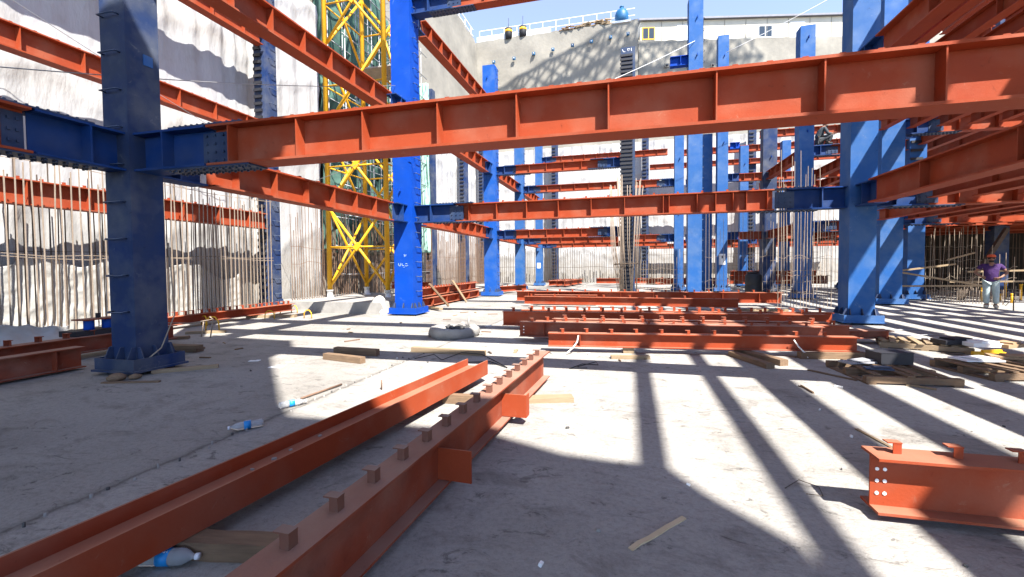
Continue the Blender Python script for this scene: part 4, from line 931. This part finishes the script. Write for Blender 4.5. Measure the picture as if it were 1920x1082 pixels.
# pale rock/sack near the pad
mb = MB(); vs = []
for j in range(9):
    for k in range(14):
        a = math.pi * j / 8; q = 2 * math.pi * k / 14; r = .28 * (1 + .12 * math.sin(3 * q + j)); vs.append((r * math.sin(a) * math.cos(q) * .8, r * math.sin(a) * math.sin(q) * .7, .3 + .31 * math.cos(a)))
fs = [(j * 14 + k, j * 14 + (k + 1) % 14, j * 14 + 14 + (k + 1) % 14, j * 14 + 14 + k) for j in range(8) for k in range(14)]
solo('cement_sack', mb.add(vs, fs, True), M['sack'], 'pale tied sack standing left of the bright blue column base', 'sack', None, (-8.05, 12.95, 0), rot=(0, .3, .4))
solo('rubble_lump', MB().cbox((0, 0, .07), (.16, .14, .13), Matrix.Rotation(.5, 3, (1, .4, .3))).cbox((.1, -.12, .04), (.1, .09, .07), Matrix.Rotation(.8, 3, (1, .4, .9))), M['white'], 'small white lumps against the bright blue column base', 'rubble', None, (-7.5, 12.5, 0))

# bottles
def bottle(label, p, rz, L=.25, r=.034):
    t = thing('water_bottle', label, 'bottle', (p[0], p[1], r + .002), rot=(0, H90, rz))
    prof = [(0, 0), (r * .8, .0), (r, .012)] + [(r * (1 - .035 * (i % 2)), .012 + (L * .62) * i / 14) for i in range(1, 15)] + [(r, L * .70), (r * .86, L * .78), (r * .5, L * .86), (.013, L * .9), (.013, L * .95)]
    part('bottle_body', MB().lathe(prof, 20), M['pet'], t)
    part('cap', MB().lathe([(0, L * .94), (.016, L * .94), (.016, L), (0, L)], 12), M['capwhite'], t)
    part('label', MB().lathe([(r * 1.01, L * .36), (r * 1.02, L * .36), (r * 1.02, L * .56), (r * 1.01, L * .56)], 20), M['lblue'], t)
    q = MB(); a0 = math.pi
    for k in range(5):
        z = L * (.38 + .036 * k); q.cbox((-r * 1.03 * math.cos(.5), -r * 1.03 * math.sin(.5) * (1 if k % 2 else .8), z), (.004, .011, .005), None)
    part('label_print', q, M['lwhite'], t)
    return t
bottle('crushed clear water bottle with a blue label under the trough beam, nearest the camera', (-2.41, 1.655), .27, .31, .042)
bottle('clear water bottle with a blue label in the shade on the slab joint', (-3.37, 3.46), 3.97, .29, .038)
bottle('clear water bottle with a blue label in the sun by the slab joint', (-3.62, 3.92), .96, .28, .036)

# studs along the slab joint, bits of litter
rnd = random.Random(12)
for i in range(34):
    y = 1.75 + .16 * i + rnd.uniform(-.05, .05); x = -3.45 + rnd.uniform(-.03, .05) - .03 * (y > 4)
    if i in (11, 12, 14, 15): continue
    h = rnd.uniform(.012, .035); r = rnd.uniform(.007, .012)
    solo('cut_dowel', MB().lathe([(r, 0), (r, h), (0, h + .002)], 7), M['rubble' if i % 3 == 0 else 'conc'], 'short sawn off dowel stub standing in the slab joint', 'dowel stub', 'row of cut dowels along the slab joint', (x, y, 0))
solo('rebar_piece', MB().tube([(-3.62, 4.25, .02), (-3.55, 4.9, .02)], .012, 5), M['rebar'], 'short rebar lying on the joint beyond the sunny bottle', 'rebar')
solo('rebar_piece', MB().tube([(-2.95, 4.85, 0), (-2.95, 4.85, .12)], .01, 5), M['rebar'], 'single pin standing in the slab left of the trough beam', 'rebar')
for i in range(46):
    x, y = rnd.uniform(-6.5, 3.5), rnd.uniform(1.6, 7.0)
    if -2.8 < x < -.9: continue
    s = rnd.uniform(.012, .035)
    solo('gravel_bit', MB().cbox((0, 0, s * .3), (s, s * rnd.uniform(.4, .9), s * .6), Matrix.Rotation(rnd.uniform(0, 3), 3, (rnd.random() * .3, rnd.random() * .3, 1))), M[rnd.choice(['rubble', 'rubble', 'conc', 'paper'])], 'tiny bit of gravel or litter lying loose on the slab', 'litter', 'loose bits scattered over the slab', (x, y, 0))
for (x, y, rz, s, lb) in [(-5.9, 5.9, .3, .16, 'flat white paper scrap right of the nearest column, larger'), (-5.25, 5.95, .8, .12, 'flat white paper scrap between column and timber baulks'), (-5.2, 5.6, .2, .2, 'long pale scrap on the shaded slab'), (1.9, 7.4, .1, .22, 'pale sheet of paper before the stack of beams'), (-1.9, 7.35, .2, .22, 'grey flat tile on the sunny slab by the stack')]:
    solo('paper_scrap', MB().box(-s / 2, s / 2, -s / 4, s / 4, .002, .006).box(s * .1, s * .5, s * .2, s * .34, .002, .009), M['paper' if 'grey' not in lb else 'deck'], lb, 'scrap', None, (x, y, 0), rz)
for i in range(40):
    x, y = rnd.choice([(rnd.uniform(1.8, 6.5), rnd.uniform(5.6, 9.0)), (rnd.uniform(-3.2, 4.5), rnd.uniform(7.0, 7.6)), (rnd.uniform(-8, -5.4), rnd.uniform(5.6, 9.5)), (rnd.uniform(-6, -2.6), rnd.uniform(9.6, 14))])
    L_ = rnd.uniform(.08, .34); w_ = rnd.uniform(.012, .05); m_ = rnd.choice(['wood', 'woodd', 'woodd', 'rebar', 'paper', 'rebard'])
    solo('offcut', MB().cbox((0, 0, .012), (L_, w_, .02), Matrix.Rotation(rnd.uniform(-.06, .06), 3, 'X')).cbox((L_ * .3, w_ * .6, .008), (L_ * .4, w_ * .5, .012), Matrix.Rotation(.3, 3, 'Z')), M[m_], 'small offcut or splinter lying loose around the stacks and pallets', 'offcut', 'offcuts strewn around the stacks and pallets', (x, y, 0), rnd.uniform(0, 3.1))
def wire(label, pts, r, m, name='wire', cat='wire'): return solo(name, MB().tube(pts, r, 5), M[m], label, cat)
wire('tangled black wire on the slab between the timbers and the trough beam', [(-3.4, 6.6, .01), (-3.15, 6.8, .05), (-2.9, 6.55, .02), (-2.7, 6.9, .08), (-2.3, 6.75, .1), (-1.9, 6.45, .03), (-1.75, 6.3, .01), (-2.1, 6.6, .02), (-2.6, 6.5, .01)], .008, 'black')
wire('small coil of black wire in the shadow band before the stack', [(-.75, 6.6, .01), (-.5, 6.85, .04), (-.45, 6.6, .05), (-.7, 6.75, .02), (-.85, 6.45, .01), (-.6, 6.5, .02)], .007, 'black')
wire('thin tie wire curled beside the cut beam at the right', [(1.0, 3.3, .006), (1.12, 3.42, .02), (1.22, 3.36, .012), (1.2, 3.24, .01), (1.1, 3.22, .02)], .003, 'rebard')
wire('loop of thin wire lying beyond the pallets on the right', [(4.9, 11.2, .01), (5.5, 10.8, .03), (6.3, 11.2, .03), (6.2, 11.8, .02), (5.6, 11.9, .01), (5.0, 11.5, .01)], .01, 'galv')
# rope hanging beside the nearest column
t = wire('pale rope hanging down beside the nearest column to a knotted end', [(-6.77, 5.24, 1.9), (-6.74, 5.26, 1.2), (-6.7, 5.24, .8), (-6.66, 5.0, .35), (-6.72, 4.6, .05)], .010, 'rebarl', 'rope', 'rope')
part('rope_end', MB().lathe([(0, 0), (.1, .02), (.11, .06), (.05, .1), (0, .11)], 9, Matrix.Translation((-6.7, 4.42, 0))).lathe([(0, 0), (.07, .02), (.08, .05), (0, .08)], 8, Matrix.Translation((-6.55, 4.55, 0))), M['woodd'], t)

# yellow bent bars and posts
for i, (x, y) in enumerate([(-11.0, 9.4), (-9.7, 8.5), (-11.6, 11.2), (-11.3, 12.3), (-10.9, 12.6), (-10.3, 10.9), (-9.3, 11.3)]):
    r = .14 if i != 1 else .2; mb = MB(); mb.tube([(-r, 0, 0), (-r * .9, 0, r * 1.2), (-r * .4, 0, r * 1.75), (r * .4, 0, r * 1.75), (r * .9, 0, r * 1.2), (r, 0, 0)], .016, 6)
    solo('lifting_hoop', mb, M['yellow'], ['low bent yellow hoop beside the orange wall beam, nearest its left end', 'larger flat yellow hoop out on the slab by the sand coloured bracket', 'yellow hoop at the middle of the orange wall beam', 'yellow hoop beside the right end of the orange wall beam', 'yellow hoop just right of the orange wall beam', 'yellow hoop in the striped sun before the wall beam', 'yellow hoop farthest out from the left wall'][i], 'hoop', 'yellow hoops in the slab by the left wall', (x, y, 0), rnd.uniform(-.4, .4))
t = thing('yellow_bracket', 'sandy bent bracket of bars standing just behind the nearest column', 'bracket', (-9.35, 7.45, 0), .5)
part('bracket_leg', MB().tube([(.55, 0, 0), (.6, 0, .33), (.62, 0, .4)], .014, 6), M['rebarl'], t); part('bracket_leg', MB().tube([(.3, .2, 0), (.35, .2, .33)], .014, 6), M['rebarl'], t); part('bracket_arm', MB().tube([(-.3, 0, .36), (.2, -.05, .33), (.62, 0, .4), (.55, 0, .46)], .014, 6), M['rebarl'], t)
for i, (x, y, h) in enumerate([(13.2, 21.4, .48), (14.1, 21.9, .22), (14.9, 22.9, .62), (15.0, 22.3, .58), (15.25, 22.4, .5), (13.6, 20.6, .3), (15.9, 22.6, .3)]):
    t = thing('yellow_post', ['yellow capped post just left of the man in purple', 'lowest yellow post right behind the man in purple', 'tall yellow post, leftmost of the cluster right of the man', 'tall yellow post in the middle of the cluster right of the man', 'shorter yellow post beside the tall one right of the man', 'small yellow post in the stripes left of the man', 'small yellow post at the right edge of the picture'][i], 'post', (x, y, 0), 0, 'yellow posts around the man in purple')
    part('post_tube', MB().tube([(0, 0, 0), (0, 0, h)], .04, 8), M['yellow'], t); part('post_cap', MB().lathe([(.055, h), (.055, h + .05), (0, h + .06)], 8), M['yellow'], t)
solo('rebar_piece', MB().tube([(0, 0, 0), (0, 0, .68)], .016, 5).tube([(-.12, 0, .25), (-.2, 0, .3), (-.26, 0, .22), (-.2, 0, .15), (-.12, 0, .25)], .01, 4), M['rebard'], 'lone dark pin standing in the stripes right of the man in purple', 'rebar', None, (11.5, 17.35, 0))
for (a, b, lb) in [((10.2, 20.9, 1.2), (12.1, 21.0, 1.45), 'upper pale board of the barrier between columns on the right'), ((10.2, 20.8, 1.15), (13.0, 21.1, .62), 'slanting pale board of the barrier between columns on the right'), ((10.2, 20.9, .6), (13.2, 21.1, .62), 'lowest pale board of the barrier between columns on the right'), ((12.6, 21.2, 1.15), (14.6, 21.2, 1.2), 'pale rail left of the man in purple'), ((12.4, 22.0, 1.62), (13.3, 22.0, 1.9), 'short slanting board above the barrier on the right'), ((12.2, 21.5, .75), (14.6, 21.3, .78), 'thin rail crossing the rebars on the right')]:
    mb = MB(); mb.tube([a, b], .045, 4); solo('barrier_board', mb, M['wood'], lb, 'board')
for (a, b, lb) in [((12.86, 22.0, 0), (14.5, 22.3, 2.85), 'long inclined brown prop behind the man in purple'), ((16.0, 22.4, 0), (18.2, 23.6, 2.0), 'inclined brown prop at the right edge')]:
    mb = MB(); mb.tube([a, b], .10, 4); solo('raking_prop', mb, M['rebard'], lb, 'prop')
# dark heap behind the rebars in the middle
t = thing('plastic_barrel', 'black plastic barrel standing behind the rebars before the square tipped column', 'barrel', (5.55, 23.0, 0))
part('drum', MB().lathe([(0, 0), (.33, 0), (.36, .1), (.36, .5), (.34, .55), (.36, .6), (.35, 1.0), (.24, 1.1), (0, 1.1)], 18), M['black'], t)
part('drum_lid', MB().lathe([(0, 1.11), (.26, 1.11), (.26, 1.17), (0, 1.18)], 16), M['stud'], t)

# overhead wire ropes
def cable(label, a, b, sag, m='cable', r=.008, n=16):
    a, b = Vector(a), Vector(b); pts = [a.lerp(b, i / n) - Vector((0, 0, sag * 4 * (i / n) * (1 - i / n))) for i in range(n + 1)]
    return solo('wire_rope', MB().tube(pts, r, 5), M[m], label, 'wire rope')
cable('pale wire rope crossing the middle of the picture towards the striped column', (-6.5, 12.5, 4.95), (9.5, 9.0, 4.75), .12, 'wcable', .011)
cable('thin wire rope from the left edge past the nearest column to the yellow mast', (-7.6, 3.4, 3.9), (-7.0, 12.6, 7.1), .12, 'cable', .008)
cable('thin wire rope hanging in front of the far grey wall', (-6.5, 13.2, 5.35), (2.7, 21.1, 11.2), .3, 'wcable', .011)
cable('thin wire rope in the upper left across the white sheeting', (-12.4, 4.0, 7.9), (-12.2, 13.2, 5.2), .1, 'cable', .008)
cable('thin wire rope between the wall column and the bright blue one', (-12.3, 13.3, 4.2), (-7.15, 12.9, 5.35), .15, 'cable', .008)
cable('pale wire rope sloping into the sky above the site building', (4.5, 24.0, 11.8), (16., 24.0, 17.5), .3, 'wcable', .012)

# ------------------------------------------------------------------ people
def skin(name, J, E_, m, parent, sub=2, loc=(0, 0, 0)):
    names = list(J); me = bpy.data.meshes.new(name)
    me.from_pydata([J[k][0] for k in names], [(names.index(a), names.index(b)) for a, b in E_], [])
    o = bpy.data.objects.new(name, me); o.location = loc; link(o, parent); me.materials.append(M[m])
    md = o.modifiers.new('skin', 'SKIN'); md.use_smooth_shade = True; md.branch_smoothing = .3
    for i, k in enumerate(names):
        r = J[k][1]; sv = me.skin_vertices[0].data[i]; sv.radius = r if isinstance(r, tuple) else (r, r); sv.use_root = (i == 0)
    s = o.modifiers.new('sub', 'SUBSURF'); s.levels = sub; s.render_levels = sub
    return o
def hand(J, E_, pre, w, d, side):
    """palm and five bent fingers from wrist joint w along direction d (unit), side = direction across the palm."""
    d = Vector(d).normalized(); s = Vector(side).normalized(); n = d.cross(s); w = Vector(w)
    p = w + d * .06; J[pre + 'palm'] = (tuple(p), (.034, .02)); E_.append((pre + 'wrist', pre + 'palm'))
    k = w + d * .095; J[pre + 'knk'] = (tuple(k), (.036, .016)); E_.append((pre + 'palm', pre + 'knk'))
    for i, (o, l) in enumerate(((-.032, .062), (-.011, .075), (.011, .07), (.032, .055))):
        a = k + s * o + d * .02; b = a + d * l * .55 + n * .012; c = b + d * l * .4 + n * .03
        for q, v, r in (('a', a, .0095), ('b', b, .0088), ('c', c, .0075)): J[f'{pre}f{i}{q}'] = (tuple(v), r)
        E_ += [(pre + 'knk', f'{pre}f{i}a'), (f'{pre}f{i}a', f'{pre}f{i}b'), (f'{pre}f{i}b', f'{pre}f{i}c')]
    a = p - s * .045; b = a + d * .035 - s * .015 + n * .01; J[pre + 'ta'] = (tuple(a), .012); J[pre + 'tb'] = (tuple(b), .010)
    E_ += [(pre + 'palm', pre + 'ta'), (pre + 'ta', pre + 'tb')]
def face(t, c, fwd, capm=None):
    fwd = Vector(fwd).normalized(); up = Vector((0, 0, 1)); sd = fwd.cross(up).normalized(); c = Vector(c)
    rot = Matrix((sd, fwd, up)).transposed()
    def at(x, y, z): return c + sd * x + fwd * y + up * z
    part('nose', MB().prism([(-.014, 0), (.014, 0), (.007, .05), (-.007, .05)], 0, .03, 'xz', Matrix.Translation(at(0, .088, -.025)) @ rot.to_4x4()), M['skin'], t)
    for s in (-1, 1):
        part('eye', MB().lathe([(0, -.009), (.011, 0), (0, .009)], 8, Matrix.Translation(at(.032 * s, .088, .02))), M['hair'], t)
        part('ear', MB().lathe([(0, -.03), (.014, -.01), (.016, .015), (0, .032)], 8, Matrix.Translation(at(.083 * s, 0, .0))), M['skin'], t)
    part('mouth', MB().cbox(at(0, .088, -.055), (.045, .012, .01), rot), M['rust'], t)
    part('beard', MB().lathe([(0, -.05), (.05, -.04), (.066, -.01), (.06, .02), (.0, .02)], 12, Matrix.Translation(at(0, .035, -.075))), M['hair'], t)
    part('hair', MB().lathe([(.084, -.035), (.094, .0), (.09, .05), (.06, .085), (0, .1)], 14, Matrix.Translation(at(0, -.016, .018))), M['hair'], t)
    if capm:
        part('cap', MB().lathe([(.1, .035), (.105, .055), (.098, .09), (.07, .118), (0, .13)], 16, Matrix.Translation(at(0, -.005, .015))), M[capm], t)
        part('cap_peak', MB().prism([(-.085, .05), (-.07, .13), (0, .165), (.07, .13), (.085, .05)], .048, .058, 'xy', Matrix.Translation(at(0, 0, .01)) @ rot.to_4x4()), M[capm], t)
t = thing('person', 'man in purple T-shirt and orange cap standing with hands at his waist', 'person', (11.45, 18.2, 0), R(-28))
J = {'pelvis': ((0, 0, .96), (.155, .125)), 'belly': ((0, -.035, 1.1), (.16, .15)), 'chest': ((0, 0, 1.31), (.165, .12)), 'neckb': ((0, .005, 1.46), (.085, .075)), 'neck': ((0, -.01, 1.53), .058),
     'head': ((0, -.02, 1.625), (.08, .092)), 'crown': ((0, -.015, 1.70), (.066, .075)),
     'Lsh': ((.2, .005, 1.41), .062), 'Lel': ((.375, .07, 1.15), .046), 'Lwrist': ((.21, -.13, 1.02), .03), 'Rsh': ((-.2, .005, 1.41), .062), 'Rel': ((-.37, .09, 1.17), .046), 'Rwrist': ((-.21, -.06, 1.03), .03),
     'Lhip': ((.095, 0, .88), .098), 'Lkn': ((.12, -.03, .5), .066), 'Lan': ((.13, .02, .10), .045), 'Ltoe': ((.15, -.13, .045), (.042, .035)),
     'Rhip': ((-.095, 0, .88), .098), 'Rkn': ((-.1, -.05, .5), .066), 'Ran': ((-.085, .01, .10), .045), 'Rtoe': ((-.11, -.14, .045), (.042, .035))}
E_ = [('pelvis', 'belly'), ('belly', 'chest'), ('chest', 'neckb'), ('neckb', 'neck'), ('neck', 'head'), ('head', 'crown'), ('chest', 'Lsh'), ('Lsh', 'Lel'), ('Lel', 'Lwrist'), ('chest', 'Rsh'), ('Rsh', 'Rel'), ('Rel', 'Rwrist'),
      ('pelvis', 'Lhip'), ('Lhip', 'Lkn'), ('Lkn', 'Lan'), ('Lan', 'Ltoe'), ('pelvis', 'Rhip'), ('Rhip', 'Rkn'), ('Rkn', 'Ran'), ('Ran', 'Rtoe')]
hand(J, E_, 'L', J['Lwrist'][0], (-.75, -.25, -.3), (0, -.3, 1)); hand(J, E_, 'R', J['Rwrist'][0], (.7, -.35, -.35), (0, .3, -1))
skin('body', J, E_, 'skin', t)
C = {'a0': ((0, -.01, .83), (.17, .15)), 'a': ((0, -.015, .94), (.185, .16)), 'b': ((0, -.045, 1.1), (.185, .175)), 'c': ((0, -.002, 1.31), (.185, .14)), 'd': ((0, .004, 1.445), (.11, .085)),
     'l': ((.2, .005, 1.41), .08), 'l2': ((.295, .04, 1.265), .075), 'r': ((-.2, .005, 1.41), .08), 'r2': ((-.29, .048, 1.28), .075)}
skin('tshirt', C, [('a0', 'a'), ('a', 'b'), ('b', 'c'), ('c', 'd'), ('c', 'l'), ('l', 'l2'), ('c', 'r'), ('r', 'r2')], 'purple', t)
C = {'a': ((0, 0, .97), (.165, .135)), 'l': ((.095, 0, .87), .118), 'lk': ((.12, -.03, .5), .092), 'la': ((.13, .015, .13), .075), 'r': ((-.095, 0, .87), .118), 'rk': ((-.1, -.05, .5), .092), 'ra': ((-.086, .005, .13), .075)}
skin('trousers', C, [('a', 'l'), ('l', 'lk'), ('lk', 'la'), ('a', 'r'), ('r', 'rk'), ('rk', 'ra')], 'jeans', t)
for n_, s in (('L', 1), ('R', -1)):
    a = Vector(J[n_ + 'an'][0]); b = Vector(J[n_ + 'toe'][0])
    skin('boot', {'x': ((a.x, a.y + .02, .16), .075), 'h': ((a.x, a.y + .03, .065), .072), 'm': (tuple((a + b) / 2 * Vector((1, 1, 0)) + Vector((0, -.01, .06))), .068), 't': ((b.x, b.y - .03, .055), .06)}, [('x', 'h'), ('h', 'm'), ('m', 't')], 'boot', t)
face(t, (0, -.02, 1.625), (0, -1, 0), 'capred')

t = thing('person', 'man in dark workwear crouching on a beam beside the square tipped column', 'person', (7.82, 21.95, Z2 + .425), 0)
J = {'pelvis': ((-.08, 0, .24), (.15, .13)), 'belly': ((-.07, 0, .40), (.13, .15)), 'chest': ((.05, 0, .63), (.12, .17)), 'neckb': ((.12, 0, .77), .08), 'neck': ((.15, 0, .82), .055), 'head': ((.19, 0, .91), (.085, .08)), 'crown': ((.19, 0, .985), .065),
     'Lsh': ((.09, .19, .71), .06), 'Lel': ((.2, .24, .46), .045), 'Lwrist': ((.4, .12, .5), .03), 'Rsh': ((.09, -.19, .71), .06), 'Rel': ((.2, -.24, .44), .045), 'Rwrist': ((.4, -.12, .48), .03),
     'Lhip': ((-.02, .1, .22), .095), 'Lkn': ((.4, .14, .42), .07), 'Lan': ((.25, .12, .1), .05), 'Ltoe': ((.4, .12, .045), .042), 'Rhip': ((-.02, -.1, .22), .095), 'Rkn': ((.4, -.14, .4), .07), 'Ran': ((.25, -.12, .1), .05), 'Rtoe': ((.4, -.12, .045), .042)}
E_ = E_[:20]; hand(J, E_, 'L', J['Lwrist'][0], (1, -.2, -.3), (0, 1, 0)); hand(J, E_, 'R', J['Rwrist'][0], (1, .2, -.3), (0, 1, 0))
skin('body', J, E_, 'skin', t)
C = {'a': ((-.09, 0, .27), (.165, .15)), 'b': ((-.07, 0, .42), (.15, .17)), 'c': ((.05, 0, .63), (.14, .19)), 'd': ((.11, 0, .765), .095), 'l': ((.09, .19, .71), .08), 'le': ((.2, .24, .46), .062), 'lw': ((.36, .14, .49), .045), 'r': ((.09, -.19, .71), .08), 're': ((.2, -.24, .44), .062), 'rw': ((.36, -.14, .47), .045)}
skin('jacket', C, [('a', 'b'), ('b', 'c'), ('c', 'd'), ('c', 'l'), ('l', 'le'), ('le', 'lw'), ('c', 'r'), ('r', 're'), ('re', 'rw')], 'greycoat', t)
C = {'a': ((-.08, 0, .24), (.16, .15)), 'l': ((-.02, .1, .22), .11), 'lk': ((.4, .14, .42), .085), 'la': ((.26, .12, .12), .062), 'r': ((-.02, -.1, .22), .11), 'rk': ((.4, -.14, .4), .085), 'ra': ((.26, -.12, .12), .062)}
skin('trousers', C, [('a', 'l'), ('l', 'lk'), ('lk', 'la'), ('a', 'r'), ('r', 'rk'), ('rk', 'ra')], 'workwear', t)
for s in (-1, 1):
    skin('boot', {'x': ((.25, .12 * s, .15), .068), 'h': ((.24, .12 * s, .065), .068), 'm': ((.34, .12 * s, .06), .066), 't': ((.43, .12 * s, .055), .058)}, [('x', 'h'), ('h', 'm'), ('m', 't')], 'hair', t)
face(t, (.19, 0, .91), (1, 0, -.15))
part('cap', MB().lathe([(.098, .03), (.1, .06), (.07, .11), (0, .125)], 14, Matrix.Translation((.185, 0, .925))), M['workwear'], t)

# ------------------------------------------------------------------ light, sky, camera
sd = Vector((.53, -.58, 1)).normalized()
w = bpy.data.worlds.new('World'); scene.world = w; w.use_nodes = True
nt = w.node_tree; bg = nt.nodes['Background']; sky = nt.nodes.new('ShaderNodeTexSky'); sky.sky_type = 'NISHITA'; sky.sun_disc = False
sky.sun_elevation = math.asin(sd.z); sky.sun_rotation = math.atan2(sd.x, sd.y); sky.altitude = 1200; sky.air_density = .6; sky.dust_density = .05; sky.ozone_density = 2.5
mx = nt.nodes.new('ShaderNodeMix'); mx.data_type = 'RGBA'; mx.inputs[0].default_value = .25; mx.inputs[7].default_value = (1.5, 1.3, 1.1, 1)
nt.links.new(sky.outputs['Color'], mx.inputs[6]); nt.links.new(mx.outputs[2], bg.inputs['Color']); bg.inputs['Strength'].default_value = .15
sl = bpy.data.lights.new('sun', 'SUN'); sl.energy = 3.5; sl.angle = R(.5); sl.color = (1, .965, .91)
so = bpy.data.objects.new('sun', sl); so.rotation_euler = sd.to_track_quat('Z', 'Y').to_euler(); so.location = (20, -20, 40); col.objects.link(so)
cam = bpy.data.cameras.new('camera'); co = bpy.data.objects.new('camera', cam); col.objects.link(co); scene.camera = co
cam.sensor_width = 36; cam.sensor_fit = 'HORIZONTAL'; cam.lens = 838.21 / 1920 * 36; cam.clip_start = .05; cam.clip_end = 500
cam.shift_y = -(541 - 528.24) / 1920
yaw, pitch, roll = .258548, -.0340756, -.008271
fwd = Vector((-math.sin(yaw) * math.cos(pitch), math.cos(yaw) * math.cos(pitch), math.sin(pitch)))
r0 = Vector((math.cos(yaw), math.sin(yaw), 0)); u0 = r0.cross(fwd)
rt = r0 * math.cos(roll) + u0 * math.sin(roll); up = -r0 * math.sin(roll) + u0 * math.cos(roll)
co.matrix_world = Matrix(((rt.x, up.x, -fwd.x, 0), (rt.y, up.y, -fwd.y, 0), (rt.z, up.z, -fwd.z, 1.5), (0, 0, 0, 1)))
vs = scene.view_settings
scene.display_settings.display_device = 'sRGB'; vs.view_transform = 'Standard'; vs.look = 'None'; vs.gamma = 1; vs.exposure = 2.2
scene.cycles.use_denoising = True; scene.cycles.max_bounces = 8; scene.cycles.diffuse_bounces = 5; scene.cycles.caustics_refractive = False; scene.cycles.caustics_reflective = False
